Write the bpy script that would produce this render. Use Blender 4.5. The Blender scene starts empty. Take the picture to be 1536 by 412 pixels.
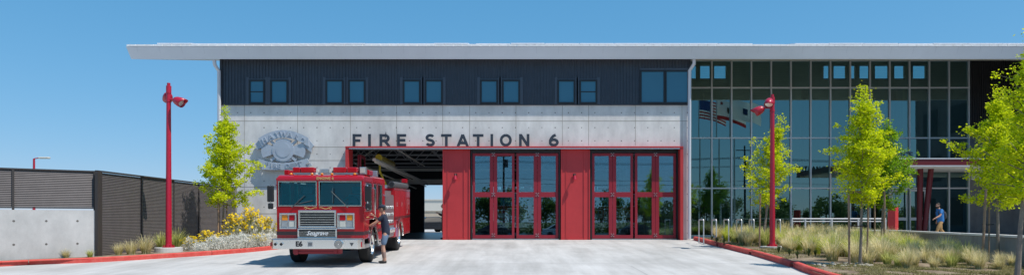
import bpy, bmesh, math, random
from mathutils import Vector, Matrix, noise
R = math.radians
C = bpy.context.scene.collection
SC = bpy.context.scene
F = 1024.0; HZ = 330.0; HC = 0.92; DF = 32.5; G = 0.029

def gz(y):                      # driveway level at distance y
    if y >= DF: return 0.0
    return -G*(DF-max(y, -2.0))
def PX(px, d): return (px-768.0)*d/F
def PZ(py, d): return HC+(HZ-py)*d/F

# ------------------------------------------------------------------ materials
MATS = {}
def mat(name, col, rough=0.6, metal=0.0, var=0.0, vscale=4.0, bump=0.0, bscale=30.0, col2=None, spec=None, coat=0.0, stretch=None, emit=None):
    if name in MATS: return MATS[name]
    m = bpy.data.materials.new(name); m.use_nodes = True
    nt = m.node_tree; b = nt.nodes['Principled BSDF']
    b.inputs['Base Color'].default_value = (*col, 1)
    b.inputs['Roughness'].default_value = rough
    b.inputs['Metallic'].default_value = metal
    if spec is not None: b.inputs['Specular IOR Level'].default_value = spec
    if coat: b.inputs['Coat Weight'].default_value = coat; b.inputs['Coat Roughness'].default_value = 0.05
    if var or bump:
        tc = nt.nodes.new('ShaderNodeTexCoord'); mp = nt.nodes.new('ShaderNodeMapping')
        nt.links.new(tc.outputs['Object'], mp.inputs['Vector'])
        if stretch: mp.inputs['Scale'].default_value = stretch
    if var:
        n = nt.nodes.new('ShaderNodeTexNoise'); n.inputs['Scale'].default_value = vscale; n.inputs['Detail'].default_value = 8; n.inputs['Roughness'].default_value = 0.65
        nt.links.new(mp.outputs[0], n.inputs['Vector'])
        r = nt.nodes.new('ShaderNodeValToRGB'); r.color_ramp.elements[0].position = 0.3; r.color_ramp.elements[1].position = 0.7
        c2 = col2 if col2 else tuple(min(1, c*(1+var)) for c in col)
        c1 = col if col2 else tuple(c*(1-var) for c in col)
        r.color_ramp.elements[0].color = (*c1, 1); r.color_ramp.elements[1].color = (*c2, 1)
        nt.links.new(n.outputs[0], r.inputs[0]); nt.links.new(r.outputs[0], b.inputs['Base Color'])
    if bump:
        n = nt.nodes.new('ShaderNodeTexNoise'); n.inputs['Scale'].default_value = bscale; n.inputs['Detail'].default_value = 6
        nt.links.new(mp.outputs[0], n.inputs['Vector'])
        bp = nt.nodes.new('ShaderNodeBump'); bp.inputs['Strength'].default_value = bump; bp.inputs['Distance'].default_value = 0.02
        nt.links.new(n.outputs[0], bp.inputs['Height']); nt.links.new(bp.outputs[0], b.inputs['Normal'])
    if emit:
        b.inputs['Emission Color'].default_value = (*emit[0], 1); b.inputs['Emission Strength'].default_value = emit[1]
    MATS[name] = m; return m

def glass(name, tint_t, tint_r, fac, rough=0.0, wav=0.0):
    m = bpy.data.materials.new(name); m.use_nodes = True; nt = m.node_tree; nt.nodes.clear()
    o = nt.nodes.new('ShaderNodeOutputMaterial'); mx = nt.nodes.new('ShaderNodeMixShader')
    t = nt.nodes.new('ShaderNodeBsdfTransparent'); g = nt.nodes.new('ShaderNodeBsdfGlossy')
    t.inputs[0].default_value = (*tint_t, 1); g.inputs[0].default_value = (*tint_r, 1); g.inputs['Roughness'].default_value = rough
    lw = nt.nodes.new('ShaderNodeFresnel'); lw.inputs[0].default_value = 1.5
    ad = nt.nodes.new('ShaderNodeMath'); ad.operation = 'ADD'; ad.use_clamp = True; ad.inputs[1].default_value = fac-0.04
    nt.links.new(lw.outputs[0], ad.inputs[0]); nt.links.new(ad.outputs[0], mx.inputs[0])
    if wav:
        tc = nt.nodes.new('ShaderNodeTexCoord'); n = nt.nodes.new('ShaderNodeTexNoise'); n.inputs['Scale'].default_value = 0.7
        nt.links.new(tc.outputs['Object'], n.inputs['Vector'])
        bp = nt.nodes.new('ShaderNodeBump'); bp.inputs['Strength'].default_value = wav; bp.inputs['Distance'].default_value = 0.02
        nt.links.new(n.outputs[0], bp.inputs['Height']); nt.links.new(bp.outputs[0], g.inputs['Normal'])
    nt.links.new(t.outputs[0], mx.inputs[1]); nt.links.new(g.outputs[0], mx.inputs[2]); nt.links.new(mx.outputs[0], o.inputs[0])
    MATS[name] = m; return m

def concrete_mat(name, ca, cb, streak=0.5, scale=0.5, ms=None):
    m = bpy.data.materials.new(name); m.use_nodes = True; nt = m.node_tree; b = nt.nodes['Principled BSDF']
    b.inputs['Roughness'].default_value = 0.85
    tc = nt.nodes.new('ShaderNodeTexCoord')
    def nz(sc, det, mapscale=None, ro=0.6):
        mp = nt.nodes.new('ShaderNodeMapping')
        if mapscale: mp.inputs['Scale'].default_value = mapscale
        nt.links.new(tc.outputs['Object'], mp.inputs['Vector'])
        n = nt.nodes.new('ShaderNodeTexNoise'); n.inputs['Scale'].default_value = sc; n.inputs['Detail'].default_value = det; n.inputs['Roughness'].default_value = ro
        nt.links.new(mp.outputs[0], n.inputs['Vector']); return n
    n1 = nz(scale, 10, None, 0.7); n2 = nz(scale*4, 8, ms or (1, 1, streak), 0.65); n3 = nz(40, 4)
    a1 = nt.nodes.new('ShaderNodeMath'); a1.operation = 'ADD'; nt.links.new(n1.outputs[0], a1.inputs[0]); nt.links.new(n2.outputs[0], a1.inputs[1])
    a2 = nt.nodes.new('ShaderNodeMath'); a2.operation = 'MULTIPLY_ADD'; nt.links.new(n3.outputs[0], a2.inputs[0]); a2.inputs[1].default_value = 0.35; nt.links.new(a1.outputs[0], a2.inputs[2])
    r = nt.nodes.new('ShaderNodeMapRange'); r.inputs[1].default_value = 0.85; r.inputs[2].default_value = 1.5; nt.links.new(a2.outputs[0], r.inputs[0])
    mx = nt.nodes.new('ShaderNodeMix'); mx.data_type = 'RGBA'; mx.inputs['A'].default_value = (*ca, 1); mx.inputs['B'].default_value = (*cb, 1)
    nt.links.new(r.outputs[0], mx.inputs['Factor']); nt.links.new(mx.outputs['Result'], b.inputs['Base Color'])
    bp = nt.nodes.new('ShaderNodeBump'); bp.inputs['Strength'].default_value = 0.25; bp.inputs['Distance'].default_value = 0.01
    nt.links.new(n3.outputs[0], bp.inputs['Height']); nt.links.new(bp.outputs[0], b.inputs['Normal'])
    MATS[name] = m; return m

def leaf_mat(name, ca, cb, trans=0.4, cc=None):
    m = bpy.data.materials.new(name); m.use_nodes = True; nt = m.node_tree; nt.nodes.clear()
    o = nt.nodes.new('ShaderNodeOutputMaterial'); mx = nt.nodes.new('ShaderNodeMixShader'); mx.inputs[0].default_value = trans
    d = nt.nodes.new('ShaderNodeBsdfPrincipled'); d.inputs['Roughness'].default_value = 0.55; d.inputs['Specular IOR Level'].default_value = 0.25
    t = nt.nodes.new('ShaderNodeBsdfTranslucent')
    at = nt.nodes.new('ShaderNodeAttribute'); at.attribute_name = 'tone'
    r = nt.nodes.new('ShaderNodeValToRGB'); r.color_ramp.elements[0].color = (*ca, 1); r.color_ramp.elements[1].color = (*cb, 1)
    if cc:
        e = r.color_ramp.elements.new(0.5); e.color = (*cc, 1)
    nt.links.new(at.outputs['Fac'], r.inputs[0])
    nt.links.new(r.outputs[0], d.inputs['Base Color']); nt.links.new(r.outputs[0], t.inputs[0])
    nt.links.new(d.outputs[0], mx.inputs[1]); nt.links.new(t.outputs[0], mx.inputs[2]); nt.links.new(mx.outputs[0], o.inputs[0])
    MATS[name] = m; return m

concrete_mat('wall_concrete', (0.50, 0.49, 0.475), (0.80, 0.785, 0.76), 0.35, 0.45)
concrete_mat('low_concrete', (0.42, 0.42, 0.41), (0.60, 0.595, 0.58), 0.5, 0.6)
concrete_mat('shaded_concrete', (0.10, 0.10, 0.105), (0.19, 0.19, 0.195), 0.5, 0.6)  # right-hand wall: canopy shade is put into this concrete colour
concrete_mat('drive_concrete', (0.33, 0.32, 0.305), (0.59, 0.58, 0.565), 5.0, 0.30, (1.5, .16, 1))
concrete_mat('low_concrete_shaded', (0.20, 0.20, 0.19), (0.34, 0.335, 0.32), 0.5, 0.6)  # low wall body: darker copy, its sunless face painted into the colour
concrete_mat('bay_floor', (0.10, 0.11, 0.12), (0.17, 0.18, 0.19), 1.0, 0.5)
MATS['bay_floor'].node_tree.nodes['Principled BSDF'].inputs['Roughness'].default_value = 0.3
mat('joint', (0.27, 0.24, 0.20), 0.9); mat('tie_hole', (0.14, 0.13, 0.12), 0.9); mat('drive_joint', (0.34, 0.335, 0.325), 0.9)
mat('seal_crack', (0.46, 0.455, 0.445), 0.9)
mat('siding', (0.050, 0.060, 0.078), 0.42, 0.3, 0.10, 3); mat('siding_shaded', (0.018, 0.017, 0.018), 0.5, 0.2)  # second, blacker copy carries the right wall's shadow in its colour
mat('win_frame', (0.012, 0.014, 0.018), 0.4); mat('win_trim', (0.07, 0.085, 0.11), 0.45, 0.2)
mat('fascia', (0.66, 0.70, 0.76), 0.45, 0.25, 0.04, 0.8); mat('fascia_seam', (0.54, 0.58, 0.64), 0.5, 0.2)
mat('roof_white', (0.85, 0.85, 0.85), 0.45, 0.1, 0.12, 5); mat('solar_dark', (0.02, 0.025, 0.05), 0.15); mat('solar_frame', (0.80, 0.80, 0.82), 0.4, 0.1)
mat('soffit', (0.42, 0.40, 0.33), 0.6, 0, 0.15, 2, stretch=(0.3, 8, 1)); mat('soffit_gap', (0.12, 0.11, 0.09), 0.8)
mat('pipe_white', (0.62, 0.65, 0.70), 0.4, 0.1); mat('mullion', (0.55, 0.56, 0.57), 0.4, 0.4)
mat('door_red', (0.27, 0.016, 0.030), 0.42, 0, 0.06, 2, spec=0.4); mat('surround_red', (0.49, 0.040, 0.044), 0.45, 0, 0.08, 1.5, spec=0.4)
mat('kerb_red', (0.55, 0.035, 0.028), 0.75, 0, 0.18, 5, 0.3, 20, col2=(0.60, 0.12, 0.095)); mat('lamp_red', (0.42, 0.006, 0.03), 0.38, 0.0, coat=0.3)
mat('canopy_red_shaded', (0.11, 0.007, 0.012), 0.45); mat('engine_red', (0.37, 0.003, 0.010), 0.22, 0, 0.03, 2, coat=0.5)  # canopy and its columns: red darkened to stand for the roof's shade
mat('maroon', (0.25, 0.012, 0.02), 0.5); mat('sign_navy', (0.028, 0.038, 0.055), 0.5)
mat('chrome', (0.86, 0.85, 0.82), 0.20, 1.0); mat('steel', (0.50, 0.50, 0.50), 0.38, 0.85, 0.15, 12); mat('tread', (0.42, 0.43, 0.44), 0.35, 0.8, 0.3, 60)
mat('black', (0.012, 0.012, 0.013), 0.5); mat('rubber', (0.017, 0.017, 0.018), 0.8, 0, 0.2, 20); mat('grey_dark', (0.07, 0.075, 0.08), 0.6)
mat('grille_dark', (0.02, 0.022, 0.025), 0.5); mat('white_paint', (0.75, 0.75, 0.74), 0.5); mat('gold', (0.62, 0.42, 0.16), 0.4, 0.3)
mat('lens_red', (0.42, 0.005, 0.015), 0.12, coat=0.5); mat('lens_amber', (0.75, 0.26, 0.02), 0.15, coat=0.5); mat('lens_clear', (0.75, 0.74, 0.66), 0.08, 0.3, coat=0.6)
mat('stripe_dark', (0.035, 0.012, 0.015), 0.3, coat=0.5)
mat('slat', (0.135, 0.120, 0.118), 0.5, 0.2, 0.12, 3); mat('slat_post', (0.050, 0.043, 0.040), 0.5, 0.2)
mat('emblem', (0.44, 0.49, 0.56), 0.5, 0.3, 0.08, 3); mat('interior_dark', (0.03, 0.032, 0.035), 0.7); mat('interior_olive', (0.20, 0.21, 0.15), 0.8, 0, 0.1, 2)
mat('truss', (0.55, 0.56, 0.58), 0.5, 0.1); mat('duct', (0.90, 0.87, 0.80), 0.45, 0.4); mat('hose_yellow', (0.55, 0.42, 0.02), 0.5)
mat('bark', (0.24, 0.20, 0.165), 0.9, 0, 0.25, 12, 0.6, 40); mat('stake', (0.30, 0.20, 0.13), 0.85, 0, 0.25, 8, 0.4, 30); mat('tie', (0.02, 0.02, 0.02), 0.8)
mat('mulch', (0.13, 0.09, 0.065), 0.95, 0, 0, 6, 0.9, 18, ) ; mat('lobby_floor', (0.22, 0.22, 0.21), 0.3)
mat('soil', (0.12, 0.08, 0.055), 0.95, 0, 0.4, 2.2, 0.9, 25, col2=(0.32, 0.25, 0.17)); mat('asphalt', (0.05, 0.05, 0.052), 0.9, 0, 0.25, 3)
mat('field', (0.20, 0.18, 0.11), 0.95, 0, 0.3, 0.3); mat('stone', (0.42, 0.38, 0.32), 0.9, 0, 0.2, 10, 0.4, 20)
mat('skin', (0.48, 0.27, 0.19), 0.55, 0, 0.08, 20); mat('skin_tattoo', (0.40, 0.23, 0.17), 0.6, 0, 0.35, 30, col2=(0.14, 0.12, 0.12)); mat('hair', (0.018, 0.013, 0.010), 0.7)
mat('navy', (0.014, 0.022, 0.045), 0.85, 0, 0.15, 8); mat('shorts', (0.12, 0.18, 0.27), 0.85, 0, 0.12, 10); mat('blue_shirt', (0.025, 0.17, 0.46), 0.8, 0, 0.12, 8)
mat('tan', (0.40, 0.24, 0.10), 0.85, 0, 0.12, 8); mat('pack', (0.03, 0.03, 0.038), 0.8); mat('dark_cloth', (0.02, 0.02, 0.024), 0.9); leaf_mat('flag_cloth_red', (.45, .02, .03), (.45, .02, .03), .5); leaf_mat('flag_cloth_white', (.8, .8, .78), (.8, .8, .78), .5); leaf_mat('flag_cloth_blue', (.03, .05, .2), (.03, .05, .2), .4)
mat('eye', (0.02, 0.015, 0.012), 0.2); mat('lip', (0.36, 0.13, 0.11), 0.5)
mat('beige_wall', (0.50, 0.42, 0.33), 0.9, 0, 0.06, 1); mat('cream', (0.62, 0.60, 0.54), 0.8); mat('wood_pole', (0.09, 0.065, 0.05), 0.9, 0, 0.2, 5)
mat('flag_red', (0.45, 0.02, 0.03), 0.8); mat('flag_white', (0.75, 0.75, 0.73), 0.8); mat('flag_blue', (0.03, 0.05, 0.20), 0.8); mat('bear', (0.10, 0.05, 0.03), 0.8)
mat('car_dark', (0.03, 0.033, 0.04), 0.25, 0.3, coat=0.6); mat('car_silver', (0.45, 0.46, 0.48), 0.3, 0.5, coat=0.6); mat('car_white', (0.7, 0.7, 0.7), 0.3, 0, coat=0.6)
glass('pane_lobby', (0.30, 0.56, 0.58), (0.40, 0.62, 0.60), 0.33, 0, 0.012)
glass('pane_door', (0.80, 0.88, 0.90), (0.38, 0.62, 0.72), 0.23, 0, 0.012)
glass('pane_engine', (0.70, 0.86, 0.86), (0.30, 0.64, 0.60), 0.10, 0.02)
glass('pane_clear', (0.65, 0.78, 0.80), (0.8, 0.9, 0.95), 0.10)
mat('pane_upper', (0.045, 0.16, 0.24), 0.04, 0.0, spec=0.5)
mat('blind', (0.06, 0.16, 0.24), 0.6)
leaf_mat('tree_leaf', (0.26, 0.37, 0.005), (0.90, 0.90, 0.02), 0.52, (0.60, 0.70, 0.008))
leaf_mat('tree_leaf_green', (0.06, 0.16, 0.006), (0.42, 0.60, 0.015), 0.5, (0.20, 0.38, 0.008))
leaf_mat('far_leaf', (0.05, 0.09, 0.02), (0.24, 0.32, 0.07), 0.35)
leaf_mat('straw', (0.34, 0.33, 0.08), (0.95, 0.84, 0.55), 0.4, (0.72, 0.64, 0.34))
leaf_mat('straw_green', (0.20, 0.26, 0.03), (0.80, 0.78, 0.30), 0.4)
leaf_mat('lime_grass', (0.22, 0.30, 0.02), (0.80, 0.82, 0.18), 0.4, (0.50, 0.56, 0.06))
leaf_mat('silver_leaf', (0.60, 0.61, 0.55), (0.93, 0.93, 0.88), 0.4)
leaf_mat('petal', (0.75, 0.50, 0.008), (0.92, 0.72, 0.02), 0.4)
leaf_mat('rosette_leaf', (0.025, 0.05, 0.02), (0.10, 0.15, 0.05), 0.25)
leaf_mat('cover_leaf', (0.14, 0.15, 0.04), (0.42, 0.36, 0.17), 0.25)
M = MATS

# ------------------------------------------------------------------ mesh builder
class MB:
    def __init__(s): s.v = []; s.f = []; s.mi = []; s.cur = 0; s.tone = None
    def m(s, i): s.cur = i; return s
    def add(s, vs, fs):
        n = len(s.v); s.v += [tuple(v) for v in vs]
        for f in fs: s.f.append(tuple(n+i for i in f)); s.mi.append(s.cur)
        return s
    def box(s, x0, x1, y0, y1, z0, z1, M4=None):
        if x0 > x1: x0, x1 = x1, x0
        if y0 > y1: y0, y1 = y1, y0
        if z0 > z1: z0, z1 = z1, z0
        vs = [Vector(p) for p in ((x0,y0,z0),(x1,y0,z0),(x1,y1,z0),(x0,y1,z0),(x0,y0,z1),(x1,y0,z1),(x1,y1,z1),(x0,y1,z1))]
        if M4: vs = [M4 @ v for v in vs]
        return s.add(vs, [(0,3,2,1),(4,5,6,7),(0,1,5,4),(1,2,6,5),(2,3,7,6),(3,0,4,7)])
    def cyl(s, p0, p1, r0, r1=None, n=12, caps=True):
        if r1 is None: r1 = r0
        p0 = Vector(p0); p1 = Vector(p1); d = (p1-p0)
        if d.length < 1e-7: return s
        d.normalize(); u = d.orthogonal().normalized(); w = d.cross(u)
        vs = []
        for p, r in ((p0, r0), (p1, r1)):
            for k in range(n):
                a = 2*math.pi*k/n; vs.append(p+u*math.cos(a)*r+w*math.sin(a)*r)
        fs = [(k, (k+1) % n, n+(k+1) % n, n+k) for k in range(n)]
        if caps: fs += [tuple(reversed(range(n))), tuple(range(n, 2*n))]
        return s.add(vs, fs)
    def tube(s, pts, r, n=8, caps=True):
        pts = [Vector(p) for p in pts]; rs = r if isinstance(r, (list, tuple)) else [r]*len(pts)
        vs = []; u = None
        for i, p in enumerate(pts):
            t = (pts[min(i+1, len(pts)-1)]-pts[max(i-1, 0)]).normalized()
            if u is None: u = t.orthogonal().normalized()
            else:
                u = (u-t*u.dot(t)); u = u.normalized() if u.length > 1e-5 else t.orthogonal().normalized()
            w = t.cross(u)
            for k in range(n):
                a = 2*math.pi*k/n; vs.append(p+u*math.cos(a)*rs[i]+w*math.sin(a)*rs[i])
        fs = []
        for i in range(len(pts)-1):
            for k in range(n): fs.append((i*n+k, i*n+(k+1) % n, (i+1)*n+(k+1) % n, (i+1)*n+k))
        if caps: fs += [tuple(reversed(range(n))), tuple(range((len(pts)-1)*n, len(pts)*n))]
        return s.add(vs, fs)
    def prism(s, poly, fn0, fn1):       # poly: 2D points; fn0/fn1 map (a,b) to front/back 3D
        n = len(poly); vs = [fn0(a, b) for a, b in poly]+[fn1(a, b) for a, b in poly]
        fs = [tuple(range(n)), tuple(reversed(range(n, 2*n)))]+[(k, n+k, n+(k+1) % n, (k+1) % n) for k in range(n)]
        return s.add(vs, fs)
    def ball(s, c, rx, ry=None, rz=None, n=12, k=8):
        ry = rx if ry is None else ry; rz = rx if rz is None else rz
        vs = [(c[0], c[1], c[2]+rz)]
        for i in range(1, k):
            th = math.pi*i/k
            for j in range(n):
                ph = 2*math.pi*j/n; vs.append((c[0]+rx*math.sin(th)*math.cos(ph), c[1]+ry*math.sin(th)*math.sin(ph), c[2]+rz*math.cos(th)))
        vs.append((c[0], c[1], c[2]-rz)); fs = [(0, 1+j, 1+(j+1) % n) for j in range(n)]
        for i in range(k-2):
            for j in range(n): fs.append((1+i*n+j, 1+(i+1)*n+j, 1+(i+1)*n+(j+1) % n, 1+i*n+(j+1) % n))
        e = len(vs)-1
        fs += [(e, 1+(k-2)*n+(j+1) % n, 1+(k-2)*n+j) for j in range(n)]
        return s.add(vs, fs)
    def build(s, name, mats, parent=None, smooth=False, bevel=0.0, tones=None, recalc=True):
        me = bpy.data.meshes.new(name); me.from_pydata(s.v, [], s.f)
        if not isinstance(mats, (list, tuple)): mats = [mats]
        for m_ in mats: me.materials.append(M[m_] if isinstance(m_, str) else m_)
        if len(mats) > 1: me.polygons.foreach_set('material_index', s.mi)
        if tones is not None:
            a = me.attributes.new('tone', 'FLOAT', 'FACE'); a.data.foreach_set('value', tones)
        me.update()
        if recalc and tones is None:
            bm = bmesh.new(); bm.from_mesh(me); bmesh.ops.recalc_face_normals(bm, faces=bm.faces); bm.to_mesh(me); bm.free()
        if smooth:
            me.shade_smooth(); me.set_sharp_from_angle(angle=R(40))
        o = bpy.data.objects.new(name, me); C.objects.link(o)
        if parent: o.parent = parent
        if bevel:
            b = o.modifiers.new('Bevel', 'BEVEL'); b.width = bevel; b.segments = 2; b.limit_method = 'ANGLE'; b.angle_limit = R(35)
        return o

def empty(name, loc=(0, 0, 0), rot=(0, 0, 0), parent=None):
    o = bpy.data.objects.new(name, None); C.objects.link(o); o.location = loc; o.rotation_euler = rot; o.empty_display_size = 0.2
    if parent: o.parent = parent
    return o
def tag(o, label=None, cat=None, group=None, kind=None):
    if label: o['label'] = label
    if cat: o['category'] = cat
    if group: o['group'] = group
    if kind: o['kind'] = kind
    return o
def copy_tree(o, parent=None):
    c = o.copy(); C.objects.link(c)
    c.parent = parent
    for ch in list(KIDS(o)): copy_tree(ch, c)
    return c
def KIDS(o): return [x for x in o.children]

def text_mesh(txt, size, depth, shear=0.0, offset=0.0, space=1.0, align='CENTER', res=3):
    cu = bpy.data.curves.new('t', 'FONT'); cu.body = txt; cu.size = size; cu.extrude = depth/2; cu.shear = shear; cu.offset = offset
    cu.space_character = space; cu.align_x = align; cu.align_y = 'CENTER'; cu.resolution_u = res
    ob = bpy.data.objects.new('t', cu); C.objects.link(ob)
    dg = bpy.context.evaluated_depsgraph_get(); dg.update()
    me = bpy.data.meshes.new_from_object(ob.evaluated_get(dg)); vs = [v.co.copy() for v in me.vertices]; fs = [tuple(p.vertices) for p in me.polygons]
    bpy.data.objects.remove(ob); bpy.data.curves.remove(cu); bpy.data.meshes.remove(me)
    return vs, fs
def add_text(mb, txt, size, depth, M4, **k):
    vs, fs = text_mesh(txt, size, depth, **k); mb.add([M4 @ v for v in vs], fs)
FRONT = Matrix.Rotation(R(90), 4, 'X')       # text lying in XY -> standing, facing -Y
# ================================================================== GROUND
def sheet(name, xs, ys, zf, m, smooth=False):
    mb = MB(); nx = len(xs); vs = [(x, y, zf(x, y)) for y in ys for x in xs]
    fs = [(j*nx+i, j*nx+i+1, (j+1)*nx+i+1, (j+1)*nx+i) for j in range(len(ys)-1) for i in range(nx-1)]
    mb.add(vs, fs); return mb.build(name, m, recalc=False)
def frange(a, b, n): return [a+(b-a)*i/n for i in range(n+1)]

tag(sheet('ground', [-600, -120, -40, 40, 120, 600], [-600, -60, -2, 8, 20, 32.5, 60, 120, 600], lambda x, y: gz(y)-0.16-(0.03 if y > 32 else 0), 'field'), kind='structure')
# driveway apron with sawn joints
KL = [(-16.5, 16.0), (-14.5, 19.3), (-12.6, 20.6), (-11.3, 22.0), (-9.95, 23.8), (-9.05, 25.9), (-8.6, 28.5), (-8.45, 32.4)]   # left kerb foot line
tag(sheet('driveway', frange(-60, 40, 20), [-2]+frange(-1, 32.5, 12), lambda x, y: gz(y), 'drive_concrete'), kind='structure')
mb = MB()
for x in (3.4,): mb.add([(x-.01, 2, gz(2)+.004), (x+.01, 2, gz(2)+.004), (x+.01, 19.5, gz(19.5)+.004), (x-.01, 19.5, gz(19.5)+.004)], [(0, 1, 2, 3)])
for y in (8, 20.2, 29.0):
    for x0, x1 in ((-8.5 if y > 25 else -11 if y > 20 else -14, 3.38), (3.42, 7.9 if y > 20 else 7.3)):
        mb.add([(x0, y-.012, gz(y-.012)+.004), (x1, y-.012, gz(y-.012)+.004), (x1, y+.012, gz(y+.012)+.004), (x0, y+.012, gz(y+.012)+.004)], [(0, 1, 2, 3)])
tag(mb.build('driveway_joint', 'drive_joint', recalc=False), kind='structure')
tag(sheet('street', [-300, 300], [-40, -6], lambda x, y: -0.97, 'asphalt'), kind='structure')
def paver_strip(name, poly, z0, m):
    pass
# planting beds (raised about 0.12 over the driveway)
def bed(name, left, right, m, up=0.11):
    mb = MB(); n = len(left)
    ys = sorted(set([p[1] for p in left]+[p[1] for p in right]))
    def xi(L, y):
        for (xa, ya), (xb, yb) in zip(L, L[1:]):
            if ya <= y <= yb: return xa+(xb-xa)*(y-ya)/(yb-ya+1e-9)
        return L[0][0] if y < L[0][1] else L[-1][0]
    rows = []
    y0 = max(left[0][1], right[0][1]); y1 = min(left[-1][1], right[-1][1]); N = 60
    K = 24
    vs = []
    for i in range(N+1):
        y = y0+(y1-y0)*i/N; a = xi(left, y); b = xi(right, y)
        for k in range(K+1):
            t = k/K; edge = min(1, min(t, 1-t)*6)
            x = a+(b-a)*t
            vs.append((x, y, gz(y)+up+0.05*edge*noise.noise(Vector((x*.6, y*.6, 3)))))
    fs = [(i*(K+1)+k, i*(K+1)+k+1, (i+1)*(K+1)+k+1, (i+1)*(K+1)+k) for i in range(N) for k in range(K)]
    mb.add(vs, fs); o = mb.build(name, m, smooth=False, recalc=False); tag(o, kind='structure'); return o
bed('soil', [(-16.0, 16.2), (-15.5, 19.7), (-13.0, 21.6), (-13.0, 32.4)], [(x, y) for x, y in KL], 'soil')
KR = [(7.3, 9.0), (7.38, 16.5), (7.8, 19.1), (8.17, 23.5), (8.3, 27.6), (8.57, 32.3)]
bed('soil', [(x+.02, y) for x, y in KR], [(12.4, 9.0), (13.2, 15.6), (13.8, 18.4), (14.85, 22.6), (16.0, 27.0), (16.7, 30.6), (16.7, 32.3)], 'soil')
tag(sheet('walkway', [8.52, 40], [32.32, 37.3], lambda x, y: 0.0, 'low_concrete'), kind='structure')
tag(sheet('walkway', [16.72, 40], [30.72, 32.32], lambda x, y: 0.0, 'low_concrete'), kind='structure')

# kerbs
def kerb(name, pts, w=0.16, h=0.15, side=-1):
    mb = MB(); vs = []
    n = len(pts)
    for i, (x, y) in enumerate(pts):
        a = Vector(pts[max(i-1, 0)]); b = Vector(pts[min(i+1, n-1)]); t = (b-a).normalized(); nr = Vector((-t.y, t.x))*side
        z = gz(y)
        for o_, zz in ((0, -.05), (0.0, h-.025), (.03, h), (w-.03, h), (w, h-.02), (w, -.05)):
            vs.append((x+nr.x*o_, y+nr.y*o_, z+zz))
    fs = []
    for i in range(n-1):
        for k in range(6): fs.append((i*6+k, i*6+(k+1) % 6, (i+1)*6+(k+1) % 6, (i+1)*6+k))
    fs += [tuple(range(6)), tuple(reversed(range((n-1)*6, n*6)))]
    mb.add(vs, fs); return mb.build(name, 'kerb_red')
def resample(L, step=.5):
    out = []
    # Catmull-Rom
    P = [Vector(p) for p in L]; P = [P[0]*2-P[1]]+P+[P[-1]*2-P[-2]]
    for i in range(1, len(P)-2):
        n = max(2, int((P[i+1]-P[i]).length/step))
        for k in range(n):
            t = k/n; a, b, c, d = P[i-1], P[i], P[i+1], P[i+2]
            out.append(tuple(.5*((2*b)+(c-a)*t+(2*a-5*b+4*c-d)*t*t+(-a+3*b-3*c+d)*t**3)))
    out.append(tuple(P[-2])); return out
kl = resample(KL)
cuts = [0, len(kl)//4, len(kl)//2, (3*len(kl))//4, len(kl)-1]
for i, lab in enumerate(['long red kerb running in front of the low concrete wall on the left', 'red kerb below the straw grass tufts and the left lamp post',
                         'red kerb edging the yellow flower bed', 'red kerb hidden behind the fire engine towards the station wall']):
    seg = kl[cuts[i]:cuts[i+1]+1]
    # a hair of a gap between the castings
    a = Vector(seg[0]); b = Vector(seg[1]); seg[0] = tuple(a+(b-a)*.03)
    tag(kerb('kerb', seg, side=1), lab, 'kerb', 'red kerbs')
segR = [([(8.57, 32.25), (8.44, 29.9), (8.30, 27.75)], 'farthest red kerb block, touching the station wall by the downpipe'),
        ([(8.33, 27.6), (8.25, 25.6), (8.18, 23.6)], 'second red kerb block along the bed, beside the small dark rosettes'),
        ([(8.20, 23.4), (8.02, 21.2), (7.80, 19.2)], 'red kerb block ending just in front of the right lamp post'),
        ([(7.84, 19.05), (7.60, 17.8), (7.46, 16.6), (7.36, 15.2), (7.30, 12.5), (7.30, 9.0)], 'curving red kerb at the bottom edge, nearest the camera')]
for pts, lab in segR: tag(kerb('kerb', pts, w=.17, h=.17, side=1), lab, 'kerb', 'red kerbs')
mb = MB()
rnd = random.Random(5)
for i in range(60):
    x = 8.2+rnd.random()*1.5; y = 17.9+rnd.random()*.9+ (x-8.2)*.15; s = .02+rnd.random()*.03
    mb.ball((x, y, gz(y)+.12+s*.3), s*1.5, s*1.2, s*.8, 6, 4)
tag(mb.build('gravel', 'stone'), 'loose pale stones lying in the mulch behind the kerb', 'stones', kind='stuff')

# ================================================================== FIRE STATION
st = tag(empty('fire_station', (0, 36, 0)), 'concrete and dark metal fire station with red bay doors and a tall glass lobby', 'building')
st_inv = Matrix.Translation((0, -36, 0))
def part(mb, name, mats, parent=None, **k):
    """parts of the station: built in world coordinates, stored relative to the station"""
    mb.v = [(x, y-36, z) for x, y, z in mb.v]
    return mb.build(name, mats, parent or st, **k)
ZB = PZ(157, DF)       # top of concrete
ZO = PZ(222.5, DF)     # top of door openings
XL, XR = -13.9, 8.5
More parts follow.
